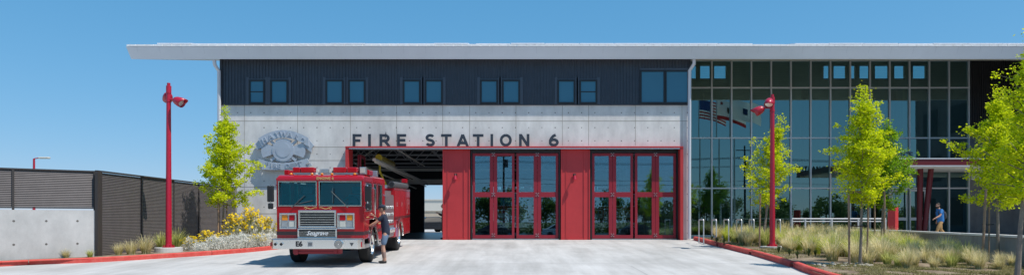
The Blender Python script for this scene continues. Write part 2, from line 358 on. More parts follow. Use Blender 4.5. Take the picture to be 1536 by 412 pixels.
# concrete front wall
def soff(y): return 8.43+.225*(y-31.88)
mb = MB()
mb.box(XL, XR, 32.5, 32.9, ZO+.06, ZB)
mb.box(XL, -7.84, 32.5, 32.9, -.1, ZO+.06); mb.box(8.06, XR, 32.5, 32.9, -.1, ZO+.06)
mb.box(XL, XL+.35, 32.9, 52.6, -.1, ZB); mb.box(XR-.35, XR, 32.9, 52.6, -.1, ZB)
mb.prism([(32.9, ZB), (52.6, ZB), (52.6, soff(52.6)-.01), (32.9, soff(32.9)-.01)], lambda a, b: (XR-.34, a, b), lambda a, b: (XR-.002, a, b))
mb.m(1)
yj = [181.5, 220.5, 240.5, 280, 320]
for y in yj:
    z = PZ(y, DF)
    if z > ZO+.1: mb.box(XL, XR, 32.497, 32.51, z-.011, z+.011)
    else: mb.box(XL, -7.86, 32.497, 32.51, z-.011, z+.011)
for x in (366.5, 446.5, 525.5, 595, 664, 704.5, 774, 843.5, 883, 953, 1023):
    X = PX(x, DF)
    z0 = ZO+.13 if -7.9 < X < 8.0 else 0
    zs = sorted([z0]+[PZ(y, DF) for y in yj if PZ(y, DF) > z0+.05]+[ZB])
    for a, b in zip(zs, zs[1:]): mb.box(X-.009, X+.009, 32.497, 32.51, a+.012, b-.012)
mb.m(2)
rnd = random.Random(1)
for y in (169, 191.3, 211, 231, 251, 271, 290.5, 310, 330, 349):
    x = 336.5
    while x < 1034:
        X = PX(x, DF); z = PZ(y, DF)
        if (z > ZO+.2 or X < -8.0 or X > 8.2) and rnd.random() > .06: mb.cyl((X, 32.497, z), (X, 32.51, z), .021+rnd.random()*.008, n=8)
        x += 19.85
part(mb, 'wall', ['wall_concrete', 'joint', 'tie_hole'])
# ribbed metal upper wall
def soff(y): return 8.43+.225*(y-31.88)
def siding(x0, x1, y, z0, z1, pitch=.146, dep=.03):
    mb = MB(); pts = []
    x = x0
    while x < x1-pitch:
        pts += [(x, y), (x+pitch*.45, y), (x+pitch*.55, y-dep), (x+pitch*.9, y-dep)]; x += pitch
    pts += [(x, y), (x1, y)]
    n = len(pts); vs = [(a, b, z0) for a, b in pts]+[(a, b, z1) for a, b in pts]
    mb.add(vs, [(i, i+1, n+i+1, n+i) for i in range(n-1)])
    mb.box(x0, x1, y+.01, y+.2, z0, z1)
    return mb
mb = siding(XL, XR, 32.46, ZB+.02, soff(32.5)-.01)
mb.box(XL-.01, XR, 32.43, 32.5, ZB-.03, ZB+.03)      # base flashing
mb.box(XL, XL+.2, 32.68, 52.6, ZB+.02, 8.5); part(mb, 'metal_siding', 'siding')
mb = siding(25.02, 45, 37.36, PZ(205, 37.4), soff(37.4)-.01, .12, .04); part(mb, 'metal_siding', 'siding_shaded')
mb = MB(); mb.box(25.02, 45, 37.3, 37.6, -.05, PZ(205, 37.4)); part(mb, 'wall', 'shaded_concrete')
# upper windows
for k, (a, b) in enumerate([(373, 397), (405, 432), (488, 515), (522, 548), (604, 631), (637, 664), (720, 747), (753, 780), (836, 863), (869, 896), (960, 998), (997.5, 1034)]):
    big = a > 950; d = 32.36
    z0, z1 = (PZ(155.5, d), PZ(105, d)) if big else (PZ(155.5, d), PZ(119.5, d))
    x0, x1 = PX(a, d), PX(b, d); fr = .08
    mb = MB(); mb.box(x0, x1, d, 32.46, z0, z0+fr).box(x0, x1, d, 32.46, z1-fr, z1).box(x0, x0+fr, d, 32.46, z0+fr, z1-fr).box(x1-fr, x1, d, 32.46, z0+fr, z1-fr)
    if k in (0, 9): mb.box(x0+fr, x1-fr, 32.375, 32.39, (z0+z1)/2-.02, (z0+z1)/2+.02)
    fo = part(mb, 'window', 'win_frame')
    mb = MB(); mb.box(x0+fr, x1-fr, d+.035, d+.05, z0+fr, z1-fr); part(mb, 'pane', 'pane_upper', fo)
    mb = MB(); t = .13
    mb.box(x0-t, x0-.002, 32.40, 32.455, z0-.03, z1+t).box(x1+.002, x1+t, 32.40, 32.455, z0-.03, z1+t) if not big else None
    if not big: mb.box(x0-.002, x1+.002, 32.40, 32.455, z1+.002, z1+.05)
    else: mb.box(x0, x1, 32.38, 32.455, z1+.003, z1+.09)
    part(mb, 'window_trim', 'win_trim', fo)
# roof: sloping slab with canted fascia
X0r, X1r = -17.9, 34.0
mb = MB()
def rz(y): return 8.96+.225*(y-31.65)
prof = [(31.88, soff(31.88)), (56, soff(56)), (56, rz(56)), (31.65, rz(31.65))]
vs = [(X0r+(.12 if i in (0, 1) else 0), y, z) for i, (y, z) in enumerate(prof)]+[(X1r, y, z) for y, z in prof]
mb.add(vs, [(0, 1, 2, 3), (7, 6, 5, 4), (0, 4, 5, 1), (1, 5, 6, 2), (2, 6, 7, 3), (3, 7, 4, 0)])
mb.m(1)
x = X0r+.5
while x < X1r:
    for a in (0,):
        mb.add([(x-.006, 31.648, rz(31.65)-.01), (x+.006, 31.648, rz(31.65)-.01), (x+.006, 31.876, soff(31.88)+.02), (x-.006, 31.876, soff(31.88)+.02)], [(0, 1, 2, 3)])
    x += 1.03
roof = part(mb, 'roof', ['fascia', 'fascia_seam'])
mb = MB()
mb.box(X0r+.3, XL-.1, 32.6, 50, 0, 0)
mb = MB()
# soffit boards under the deep overhang
def sbox(mb, x0, x1, y0, y1, t0, t1):
    mb.add([(x0, y0, soff(y0)-t0), (x1, y0, soff(y0)-t0), (x1, y1, soff(y1)-t0), (x0, y1, soff(y1)-t0), (x0, y0, soff(y0)-t1), (x1, y0, soff(y0)-t1), (x1, y1, soff(y1)-t1), (x0, y1, soff(y1)-t1)],
           [(0, 1, 2, 3), (7, 6, 5, 4), (0, 4, 5, 1), (1, 5, 6, 2), (2, 6, 7, 3), (3, 7, 4, 0)])
y = 32.05
while y < 37.2:
    sbox(mb, XR+.05, X1r-.1, y, y+.27, .01, .03); y += .30
sbox(mb, XR+.05, X1r-.1, 32.0, 37.25, .002, .008)
part(mb, 'soffit', 'soffit', roof)
# standing seam pan ends along the eave
mb = MB(); rnd = random.Random(3); x = X0r+.03
while x < X1r-.5:
    w = .415
    z = rz(31.67)
    mb.add([(x+.012, 31.63, z+.004), (x+w-.012, 31.63, z+.004), (x+w-.012, 31.63, z+.085), (x+.012, 31.63, z+.085), (x+.012, 32.6, rz(32.6)+.004), (x+w-.012, 32.6, rz(32.6)+.004), (x+w-.012, 32.6, rz(32.6)+.07), (x+.012, 32.6, rz(32.6)+.07)],
           [(0, 1, 2, 3), (4, 7, 6, 5), (0, 4, 5, 1), (1, 5, 6, 2), (2, 6, 7, 3), (3, 7, 4, 0)])
    x += w+.006
part(mb, 'eave_flashing', 'roof_white', roof)
# solar panels on the roof, three rows behind each other
rnd = random.Random(8)
for row, (yy, up) in enumerate(((32.7, .155), (34.6, .175))):
    x = -17.0+row*4
    k = 0
    while x < 29:
        gap = (10.2 < x < 11.6) if row == 0 else False
        if not gap and not (row == 0 and x < -13.2 and rnd.random() < .0):
            zz = rz(yy)+up+rnd.uniform(-.012, .012); z2 = rz(yy+1.7)+up+rnd.uniform(-.012, .012)
            w = 1.62
            mb = MB()
            def slab(mb, x0, x1, f0, f1, a, b):
                y0 = yy+1.7*f0; y1 = yy+1.7*f1; za = zz+(z2-zz)*f0; zb = zz+(z2-zz)*f1
                mb.add([(x0, y0, za+a), (x1, y0, za+a), (x1, y1, zb+a), (x0, y1, zb+a), (x0, y0, za+b), (x1, y0, za+b), (x1, y1, zb+b), (x0, y1, zb+b)],
                       [(0, 3, 2, 1), (4, 5, 6, 7), (0, 1, 5, 4), (1, 2, 6, 5), (2, 3, 7, 6), (3, 0, 4, 7)])
            slab(mb, x, x+w, 0, .02, -.02, .03); slab(mb, x, x+w, .98, 1, -.02, .03); slab(mb, x, x+.03, .02, .98, -.02, .03); slab(mb, x+w-.03, x+w, .02, .98, -.02, .03)
            slab(mb, x+.03, x+w-.03, .02, .98, -.012, .0)
            for fx in (.3, 1.3): mb.box(x+fx, x+fx+.05, yy+.02, yy+.08, rz(yy)+.0, zz-.02)
            pn = part(mb, 'solar_panel', 'solar_frame', roof)
            mb = MB(); slab(mb, x+.03, x+w-.03, .02, .98, .002, .022); part(mb, 'solar_cells', 'solar_dark', pn)
        x += 1.66 if k % 9 != 8 else 2.0
        k += 1
# downpipes
mb = MB(); mb.tube([(PX(321, 32.0), 32.02, PZ(90, 32)), (PX(321.5, 32.0), 32.05, PZ(97, 32)), (PX(328.5, 32.3), 32.3, PZ(107, 32.3)), (PX(329, 32.3), 32.3, 3), (PX(329, 32.3), 32.3, 0.1)], .085, 10); part(mb, 'downpipe', 'pipe_white', smooth=True)
mb = MB(); mb.tube([(PX(1040.5, 32.1), 32.05, PZ(89, 32)), (PX(1040, 32.2), 32.08, PZ(96, 32.1)), (PX(1034.5, 32.35), 32.36, PZ(106, 32.35)), (PX(1034, 32.35), 32.36, 3), (PX(1034, 32.35), 32.36, 0.05)], .085, 10); part(mb, 'downpipe', 'pipe_white', smooth=True)
# red steel surround
mb = MB()
ZH = PZ(219.2, 32.2)
mb.box(-7.86, 8.08, 32.18, 32.56, ZO+.0, ZH)                                    # header
mb.box(-7.86, -7.72, 32.2, 33.1, -.02, ZO-.002); mb.box(7.94, 8.08, 32.2, 32.9, -.02, ZO-.002)   # end fins
COLS = [(-3.30, -2.0), (2.33, 3.71)]
for a, b in COLS:
    mb.box(a, b, 32.5, 33.1, -.02, ZO-.002)
    mb.box(a, a+.06, 32.46, 32.498, .0, ZO-.004); mb.box(b-.3, b-.24, 32.47, 32.498, .0, ZO-.004); mb.box(a+.22, a+.26, 32.48, 32.498, 0, ZO-.004); mb.box(b-.05, b, 32.46, 32.498, .0, ZO-.004)
    mb.box(a+.3, b-.32, 32.47, 32.498, .0, .1)
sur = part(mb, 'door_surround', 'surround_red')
mb = MB(); mb.box(-7.70, 7.92, 32.20, 32.27, ZO-.05, ZO-.004); part(mb, 'head_trim', 'pipe_white', sur)
# four-fold doors
def fold_door(xa, xb):
    d0 = 32.62; W = xb-xa
    mb = MB(); j = .07
    mb.box(xa, xa+j, d0-.06, d0+.2, 0, ZO-.06).box(xb-j, xb, d0-.06, d0+.2, 0, ZO-.06).box(xa+j, xb-j, d0-.06, d0+.2, ZO-.2, ZO-.06)
    jm = part(mb, 'door', 'black')
    lw = (W-2*j-.10)/4
    for k in range(4):
        x0 = xa+j+.01+k*lw+(.08 if k > 1 else 0)+.004; x1 = x0+lw-.012
        s0 = .14; mid = PZ(291.5, d0)
        mb = MB(); zt = ZO-.215; zb = .06
        sl, sr = (.12, .17) if k % 2 == 0 else (.17, .12)
        mb.box(x0, x0+sl, d0, d0+.06, zb, zt).box(x1-sr, x1, d0, d0+.06, zb, zt)
        mb.box(x0+sl, x1-sr, d0, d0+.06, zt-.13, zt).box(x0+sl, x1-sr, d0, d0+.06, mid-.12, mid+.12).box(x0+sl, x1-sr, d0, d0+.06, zb, zb+.16)
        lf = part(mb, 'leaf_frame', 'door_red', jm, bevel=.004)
        mb = MB(); mb.box(x0+sl, x1-sr, d0+.025, d0+.035, zb+.16, mid-.12).box(x0+sl, x1-sr, d0+.025, d0+.035, mid+.12, zt-.13)
        pp = part(mb, 'pane', 'pane_door', jm)
        if k % 2 == 0:
            mb = MB()
            for hz_ in (zb+.15, mid, zt-.07):
                for o_ in (-.06, .05):
                    for q in (-.07, .05): mb.box(x1+o_-.015, x1+o_+.03, d0-.03, d0-.002, hz_+q, hz_+q+.03)
                mb.box(x1-.012, x1+.012, d0-.035, d0-.003, hz_-.03, hz_+.03)
            part(mb, 'hinge', 'steel', jm)
    mb = MB(); mb.box(xa+.07, xb-.07, d0-.06, d0+.12, 0.002, .045); part(mb, 'threshold', 'steel', jm)
fold_door(-1.97, 2.30); fold_door(3.74, 7.92)
# the open left door: two folded packs of leaves turned into the bay
for xx, n_ in ((-7.60, 2),):
    for k in range(n_):
        x0 = xx+.1+k*.10; d0 = 33.15
        mb = MB(); mb.box(x0, x0+.06, d0, d0+.12, .06, 4.1).box(x0, x0+.06, d0+.92, d0+1.05, .06, 4.1).box(x0, x0+.06, d0+.12, d0+.92, 3.95, 4.1).box(x0, x0+.06, d0+.12, d0+.92, 2.0, 2.2).box(x0, x0+.06, d0+.12, d0+.92, .06, .25)
        lf = part(mb, 'open_door', 'door_red')
        mb = MB(); mb.box(x0+.025, x0+.035, d0+.12, d0+.92, .25, 2.0).box(x0+.025, x0+.035, d0+.12, d0+.92, 2.2, 3.95); part(mb, 'pane', 'pane_door', lf)
# curtain wall
DG = 37.4
gx = [PX(1037.6+29.6*k, DG) for k in range(15)]; gx[0] = 8.52
gzs = [0.06, PZ(282, DG), PZ(207, DG), PZ(132, DG), soff(DG)-.03]
mb = MB(); t = .038
for x in gx: mb.box(x-t, x+t, DG-.10, DG+.06, gzs[0], gzs[-1])
for z in gzs:
    for a, b in zip(gx, gx[1:]): mb.box(a+t, b-t, DG-.085, DG+.05, z-t, z+t)
for a, b in zip(gx, gx[1:]):
    pass
cw = part(mb, 'glass_wall', 'mullion')
mb = MB(); mb.box(8.4, 25.1, DG-.15, DG+.2, -.1, .02); part(mb, 'sill', 'low_concrete', cw)
mb = MB()
rnd = random.Random(4)
for i, (a, b) in enumerate(zip(gx, gx[1:])):
    for z0, z1 in zip(gzs, gzs[1:]):
        e = rnd.uniform(-.003, .003); e2 = rnd.uniform(-.005, .005)
        mb.add([(a+t, DG-.02+e, z0+t), (b-t, DG-.02-e, z0+t), (b-t, DG-.02-e+e2, z1-t), (a+t, DG-.02+e+e2, z1-t)], [(0, 1, 2, 3)])
part(mb, 'pane', 'pane_lobby', cw, recalc=False)
# glazed lobby doors below the canopy
mb = MB()
for xx in (gx[10], gx[10]+1.0): mb.box(xx+.06, xx+.12, DG-.14, DG-.10, .02, 2.6).box(xx+.86, xx+.92, DG-.14, DG-.10, .02, 2.6).box(xx+.12, xx+.86, DG-.14, DG-.10, .92, 1.08).box(xx+.12, xx+.86, DG-.14, DG-.10, .02, .2).box(xx+.12, xx+.86, DG-.14, DG-.10, 2.5, 2.6)
part(mb, 'lobby_door', 'mullion')
# lobby inside
mb = MB(); mb.box(8.6, 30, 37.6, 44, -.1, -.002); part(mb, 'lobby_floor', 'lobby_floor')
mb = MB(); Yb = 44.0
wz0, wz1 = PZ(119, Yb), PZ(98, Yb)
wins = [(PX(a, Yb), PX(b, Yb)) for a, b in ((1026, 1045), (1049, 1066), (1070, 1090), (1234, 1245), (1249, 1270), (1274, 1284), (1288, 1306), (1311, 1334), (1340, 1358), (1368, 1390))]
mb.box(8.5, 32, Yb, Yb+.25, -.1, wz0); mb.box(8.5, 32, Yb, Yb+.25, wz1, soff(Yb)-.003)
e = 8.5
for a, b in wins:
    mb.box(e, a, Yb, Yb+.25, wz0, wz1); e = b
mb.box(e, 32, Yb, Yb+.25, wz0, wz1)
mb.box(30, 30.2, 37.6, 44, -.1, 9); lw_ = part(mb, 'lobby_wall', 'interior_olive')
mb = MB()
for a, b in wins:
    mb.box(a, a+.05, Yb-.03, Yb, wz0, wz1).box(b-.05, b, Yb-.03, Yb, wz0, wz1).box(a+.05, b-.05, Yb-.03, Yb, wz0, wz0+.05).box(a+.05, b-.05, Yb-.03, Yb, wz1-.05, wz1)
part(mb, 'window_frame', 'black', lw_)
# lobby stair and upper floor
mb = MB()
for i in range(18):
    x = 9.6+i*.28; z = .17*(i+1)
    mb.box(x, x+.30, 39.2, 40.6, z-.05, z)
mb.add([(9.5, 39.1, -.02), (9.9, 39.1, -.02), (14.9, 39.1, 3.02), (14.9, 39.1, 3.35), (14.5, 39.1, 3.35)], [(0, 1, 2, 3, 4)])
for i in range(0, 18, 2):
    x = 9.7+i*.28; z = .17*(i+1); mb.cyl((x, 39.15, z), (x, 39.15, z+.95), .015, n=6)
mb.tube([(9.6, 39.15, 1.1), (14.7, 39.15, 4.15)], .025, 6)
part(mb, 'staircase', 'grey_dark')
mb = MB(); mb.box(14.7, 30, 40.8, 44, 3.0, 3.35); mb.box(17.5, 17.9, 40.9, 41.3, 0, 8.9).box(23, 23.4, 40.9, 41.3, 0, 8.9).box(12, 12.4, 42.6, 43, 0, 8.9); part(mb, 'upper_floor', 'grey_dark')
# entrance canopy
mb = MB(); cz0, cz1 = PZ(249.5, 33.0), PZ(237, 33.0)
mb.box(17.4, 33, 33.0, 33.12, cz0+.06, cz1-.05).box(17.4, 17.52, 33.12, 37.28, cz0+.06, cz1-.05); can = part(mb, 'canopy', 'canopy_red_shaded')
mb = MB(); mb.box(17.38, 33, 32.97, 33.14, cz1-.05, cz1+.01).box(17.38, 33, 32.97, 33.14, cz0, cz0+.06); part(mb, 'canopy_trim', 'mullion', can)
mb = MB(); mb.box(17.54, 33, 33.15, 37.28, cz0+.03, cz0+.09); part(mb, 'canopy_ceiling', 'cream', can)
mb = MB(); mb.box(17.54, 33, 33.15, 37.28, cz1-.12, cz1-.05); part(mb, 'canopy_deck', 'mullion', can)
for x in (20.5, 22.6, 24.6, 26.6):
    mb = MB(); mb.cyl((x, 34.6, cz0+.02), (x, 34.6, cz0+.031), .13, n=16); part(mb, 'downlight', 'roof_white', can)
mb = MB(); d_ = 34.9
mb.tube([(PX(1380.5, d_), d_, cz0+.03), (PX(1378.5, d_), d_, -.02)], .135, 12); part(mb, 'canopy_column', 'canopy_red_shaded', smooth=True)
mb = MB(); mb.tube([(PX(1396.5, d_), d_, cz0+.03), (PX(1385, d_), d_, -.02)], .135, 12); part(mb, 'canopy_column', 'canopy_red_shaded', smooth=True)
# bay interior: shell with a low back wall and three rear openings
mb = MB(); Yr = 52.3
RO = [(-6.73, -2.9), (-1.7, 2.1), (3.6, 7.4)]; zr = PZ(277, Yr)
e = XL+.35
for a, b in RO: mb.box(e, a, Yr, Yr+.3, 0, zr); e = b
mb.box(e, XR-.35, Yr, Yr+.3, 0, zr); mb.box(XL+.35, XR-.35, Yr, Yr+.3, zr, 12.3)
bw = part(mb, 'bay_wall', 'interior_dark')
mb = MB(); mb.box(XL+.35, XR-.35, Yr-.12, Yr, zr+.05, zr+.42); mb.box(XL+.35, XR-.35, 50.5, 50.6, 4.55, 4.75); part(mb, 'beam', 'duct', bw)
for i, (a, b) in enumerate(RO[1:]):
    mb = MB(); lw2 = (b-a)/4
    for k in range(4):
        x0 = a+k*lw2; x1 = x0+lw2
        mb.box(x0, x0+.08, Yr+.1, Yr+.16, 0, zr).box(x1-.08, x1, Yr+.1, Yr+.16, 0, zr)
        for z0, z1 in ((0, .9), (1.7, 1.85), (2.55, 2.7), (3.5, zr)): mb.box(x0+.08, x1-.08, Yr+.1, Yr+.16, z0, z1)
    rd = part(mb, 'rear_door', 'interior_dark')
    mb = MB(); mb.box(a+.08, b-.08, Yr+.125, Yr+.135, .9, 3.5); part(mb, 'pane', 'pane_clear', rd)
mb = MB(); mb.box(XL+.35, XR-.35, 32.9, Yr+.3, -.12, 0); mb.box(-7.7, 7.92, 32.5, 32.9, -.12, -.001); part(mb, 'bay_floor', 'bay_floor')
mb = MB(); mb.box(-2.9, -2.55, 33.1, Yr, 0.0, .9); 
# steel trusses, joists and pipes in the bay roof
mb = MB(); rnd = random.Random(11)
for y in (34.6, 37.6, 40.6, 43.6, 46.6, 49.6):
    for z in (4.75, 6.0):
        mb.box(XL+.4, XR-.4, y, y+.08, z, z+.09)
    x = XL+.5; up = True
    while x < XR-1.6:
        z0, z1 = (4.84, 6.0) if up else (6.0, 4.84)
        mb.cyl((x, y+.04, z0), (x+1.1, y+.04, z1), .028, n=6); x += 1.1; up = not up
for x in (-7.2, -5.6, -4.1, -2.6, -.8, 1, 2.8, 4.6, 6.4):
    mb.cyl((x, 33.2, 6.25), (x, 52, 6.25), .05, n=6)
for x, z in ((-6.9, 5.1), (-3.3, 5.3), (3.5, 5.2)): mb.cyl((x, 33.2, z), (x, 52, z), .035, n=6)
part(mb, 'roof_truss', 'truss')
mb = MB()
for (pa, ya, da), (pb, yb, db), r_ in (((561, 239, 33.4), (641, 275.5, 39.5), .095), ((562, 243, 33.5), (639, 279.5, 39.5), .03), ((533, 245, 33.4), (585, 266, 37), .045), ((585, 266, 37.1), (624, 282.5, 41), .045), ((596, 224, 34), (637, 249, 37), .025), ((537, 241, 34), (562, 223, 36), .03)):
    mb.tube([(PX(pa, da), da, PZ(ya, da)), (PX(pb, db), db, PZ(yb, db))], r_, 6)
for x, z in ((-.9, 4.3), (1.9, 4.1), (4.6, 4.3)):
    mb.box(x-.08, x+.08, 33.6, 46, z, z+.10)
    for y in (34.7, 40.7, 43.7): mb.cyl((x, y, z+.1), (x, y, 4.8), .02, n=6)
part(mb, 'exhaust_rail', 'duct')
mb = MB(); mb.tube([(PX(568, 34), 34, PZ(236, 34)), (PX(589, 38.0), 38.0, PZ(246.5, 38))], .17, 12); mb.tube([(PX(570, 34.6), 34.6, PZ(247, 34.6)), (PX(569, 34.6), 34.7, PZ(256, 34.6)), (PX(573, 34.6), 34.8, PZ(266, 34.6)), (PX(577, 34.6), 35.0, PZ(276, 34.6))], .055, 8)
part(mb, 'exhaust_hose', 'hose_yellow', smooth=True)
# side fence of the building's returns: base of lobby right wall sign plate
mb = MB(); mb.box(PX(1458, 37.2), PX(1472, 37.2), 37.22, 37.28, PZ(269, 37.2), PZ(261, 37.2)); part(mb, 'notice_plate', 'white_paint')

# ------------------------------------------------------------------ lettering on the header
def stroke_poly(pts, w):
    """outline quads of a thick polyline, mitred"""
    P = [Vector(p) for p in pts]; L = []; Rr = []
    for i, p in enumerate(P):
        a = (P[i]-P[i-1]).normalized() if i > 0 else (P[1]-P[0]).normalized()
        b = (P[i+1]-P[i]).normalized() if i < len(P)-1 else a
        na = Vector((-a.y, a.x)); nb = Vector((-b.y, b.x)); n = (na+nb).normalized(); k = min(3.0, 1/max(.2, n.dot(na)))
        L.append(p+n*w/2*k); Rr.append(p-n*w/2*k)
    return L, Rr
def arc(cx, cy, rx, ry, a0, a1, n=18): return [(cx+rx*math.cos(R(a0+(a1-a0)*i/n)), cy+ry*math.sin(R(a0+(a1-a0)*i/n))) for i in range(n+1)]
GL = {  # strokes in a 0..1 high cell, w wide
 'F': (.72, [[(.12, 0), (.12, 1)], [(.235, .885), (.74, .885)], [(.235, .47), (.64, .47)]]),
 'I': (.24, [[(.12, 0), (.12, 1)]]),
 'R': (.78, [[(.12, 0), (.12, 1)], [(.235, .885), (.46, .885)]+arc(.46, .665, .22, .22, 90, -90, 12)+[(.235, .445)], [(.46, .40), (.76, 0)]]),
 'E': (.72, [[(.12, 0), (.12, 1)], [(.235, .885), (.72, .885)], [(.235, .50), (.66, .50)], [(.235, .115), (.72, .115)]]),
 'S': (.76, [arc(.38, .72, .245, .175, 25, 90, 6)+arc(.38, .70, .245, .19, 90, 245, 12)[1:]+[(.38, .51)]+arc(.38, .30, .26, .19, 65, -90, 12)+arc(.38, .30, .26, .19, -90, -160, 6)[1:]]),
 'T': (.80, [[(0, .885), (.80, .885)], [(.40, 0), (.40, .77)]]),
 'A': (.92, [[(.10, 0), (.46, .95)], [(.46, .95), (.82, 0)], [(.26, .28), (.66, .28)]]),
 'O': (.94, [arc(.47, .50, .36, .395, 90, 450, 32)]),
 'N': (.84, [[(.12, 0), (.12, 1)], [(.14, .94), (.70, .06)], [(.72, 0), (.72, 1)]]),
 '6': (.80, [arc(.40, .325, .27, .225, 180, 540, 24), [(.13, .34)]+[(.15, .52), (.24, .70), (.37, .84), (.54, .93)]]),
}
sign = tag(empty('wall_sign', (0, 32.3, ZH)), 'dark blue raised letters reading FIRE STATION 6 standing on the red door header', 'sign')
Hl = (218.4-199.8)*32.3/F
def glyph(ch, pxa, pxb, y0=32.26, dep=.06, z0=None, H=None, parent=None, org=(0, 32.3, ZH), m='sign_navy', sw=.215, d=32.26):
    w, strokes = GL[ch]; H = H or Hl; xa = PX(pxa, d); xb = PX(pxb, d); sx = (xb-xa)/(w if ch not in 'FE' else .76); z0 = ZH if z0 is None else z0
    mb = MB()
    for si, s in enumerate(strokes):
        ww = sw
        L, Rr = stroke_poly([(a*sx, b*H) for a, b in s], ww*H)
        dy = si*.0015
        n = len(L)
        vs = []
        for P_ in (L, Rr):
            for p in P_: vs.append((xa+p.x-org[0], y0-dy-org[1], z0+p.y-org[2]))
        for P_ in (L, Rr):
            for p in P_: vs.append((xa+p.x-org[0], y0+dep-org[1], z0+p.y-org[2]))
        fs = []
        for i in range(n-1):
            fs += [(i, i+1, n+i+1, n+i), (2*n+i, 3*n+i, 3*n+i+1, 2*n+i+1), (i, 2*n+i, 2*n+i+1, i+1), (n+i, n+i+1, 3*n+i+1, 3*n+i)]
        fs += [(0, n, 3*n, 2*n), (n-1, 3*n-1, 4*n-1, 2*n-1)]
        mb.add(vs, fs)
    return mb.build('letter', m, parent)
for ch, a, b in (('F', 528.6, 542.3), ('I', 551.8, 556.3), ('R', 568.8, 584.2), ('E', 595.2, 609.8), ('S', 637.6, 652.6), ('T', 661.5, 677.3), ('A', 684.8, 703.3), ('T', 709.2, 725.2),
                 ('I', 735.4, 740), ('O', 749.6, 767.8), ('N', 778.3, 794.4), ('6', 822.6, 838.8)): glyph(ch, a, b, parent=sign)
es = tag(empty('canopy_sign', (PX(1369, 33.05), 33.05, cz1)), 'small dark letters reading ENTRANCE standing on the red entrance canopy', 'sign')
mb = MB(); add_text(mb, 'ENTRANCE', .36, .04, Matrix.Translation((0, 0, .15)) @ FRONT, offset=.012, space=1.2, align='RIGHT'); mb.build('letter', 'sign_navy', es)

# ------------------------------------------------------------------ fire department emblem
em = tag(empty('wall_emblem', (0, 32.5, 0)), 'large grey metal cross emblem with scroll banners bolted to the concrete wall', 'emblem')
dE = 32.3
def ep(px, py, d=dE): return (PX(px, d), PZ(py, d))
ZX = (370, 185, 5.49)
def cp(list_): return [ep(370+a/5.49, 185+b/5.49) for a, b in list_]
def relief(pts, y0, y1, name):
    mb = MB(); pts = [p for p in pts]
    mb.prism(pts, lambda a, b: (a, y0-32.5, b), lambda a, b: (a, y1-32.5, b)); o = mb.build(name, 'emblem', em)
    return o
def curve(a, b, c, n=10): # quadratic
    return [((1-t)**2*a[0]+2*t*(1-t)*b[0]+t*t*c[0], (1-t)**2*a[1]+2*t*(1-t)*b[1]+t*t*c[1]) for t in [i/n for i in range(n+1)]]
relief(cp(curve((98, 125), (290, -10), (510, 120), 16)+[(515, 190)]+curve((500, 185), (300, 50), (130, 190), 16)), 32.24, 32.32, 'upper_banner')
relief(cp([(100, 135), (126, 190), (90, 215), (66, 200), (80, 180), (66, 172)]), 32.32, 32.44, 'banner_end')
relief(cp([(508, 128), (552, 180), (535, 200), (530, 235), (500, 215), (470, 190)]), 32.32, 32.44, 'banner_end')
relief(cp(curve((128, 318), (200, 360), (300, 350), 8)+curve((310, 350), (400, 340), (478, 320), 8)+[(470, 290)]+curve((470, 292), (400, 318), (310, 322), 8)+curve((300, 322), (200, 320), (118, 298), 8)) if False else
       cp([(100, 290)]+curve((120, 296), (200, 325), (300, 325), 8)+curve((310, 325), (400, 320), (500, 288), 8)+[(520, 320), (490, 335), (482, 372)]+curve((478, 368), (400, 378), (310, 382), 8)+curve((300, 382), (200, 385), (128, 378), 8)+[(128, 345), (105, 330)]), 32.24, 32.32, 'lower_banner')
relief(cp([(70, 335), (108, 325), (130, 352), (128, 378), (100, 360), (72, 352)]), 32.34, 32.44, 'banner_end')
relief(cp([(484, 340), (520, 325), (538, 345), (510, 352), (490, 372)]), 32.34, 32.44, 'banner_end')
# cross: four flared arms and a round boss
cx, cy = 302, 220
def arm(ang, r0, r1, w0, w1):
    a = R(ang); ux, uy = math.cos(a), math.sin(a); px, py = -uy, ux
    pts = [(cx+ux*r0+px*w0, cy+uy*r0+py*w0)]
    e0 = (cx+ux*r1+px*w1, cy+uy*r1+py*w1); e1 = (cx+ux*r1-px*w1, cy+uy*r1-py*w1); mid = (cx+ux*(r1+22), cy+uy*(r1+22))
    pts += curve((e0[0], e0[1]), (mid[0]+ux*12, mid[1]+uy*12), (e1[0], e1[1]), 10); pts += [(cx+ux*r0-px*w0, cy+uy*r0-py*w0)]
    return pts
relief(cp(arm(0, 50, 165, 20, 62)), 32.28, 32.40, 'cross_arm'); relief(cp(arm(180, 50, 165, 20, 62)), 32.28, 32.40, 'cross_arm')
relief(cp(arm(90, 50, 82, 40, 66)), 32.281, 32.40, 'cross_arm'); relief(cp(arm(-90, 50, 78, 40, 66)), 32.281, 32.40, 'cross_arm')
relief(cp([(cx+90*math.cos(R(a)), cy+90*math.sin(R(a))) for a in range(0, 360, 12)]), 32.25, 32.40, 'boss')
relief(cp([(cx+60*math.cos(R(a)), cy+60*math.sin(R(a))) for a in range(0, 360, 12)]), 32.235, 32.25, 'boss_ring')
for (sx, sy) in ((-1, -1), (1, -1), (-1, 1), (1, 1)):
    relief(cp([(cx+sx*62, cy+sy*50), (cx+sx*78, cy+sy*38), (cx+sx*128, cy+sy*84), (cx+sx*112, cy+sy*96)]) if sy < 0 else cp([(cx+sx*52, cy+sy*60), (cx+sx*70, cy+sy*48), (cx+sx*112, cy+sy*76), (cx+sx*98, cy+sy*92)]), 32.30, 32.38, 'crossed_tool')
mb = MB()
for q in ((110, 34.5), (490, 34.5)): pass
for x, z in (cp([(160, 150)])[0], cp([(450, 150)])[0], cp([(160, 345)])[0], cp([(450, 345)])[0], cp([(302, 220)])[0]): mb.cyl((x, 32.33-32.5, z), (x, -.002, z), .04, n=8)
mb.build('mounting_post', 'steel', em)
mb = MB()
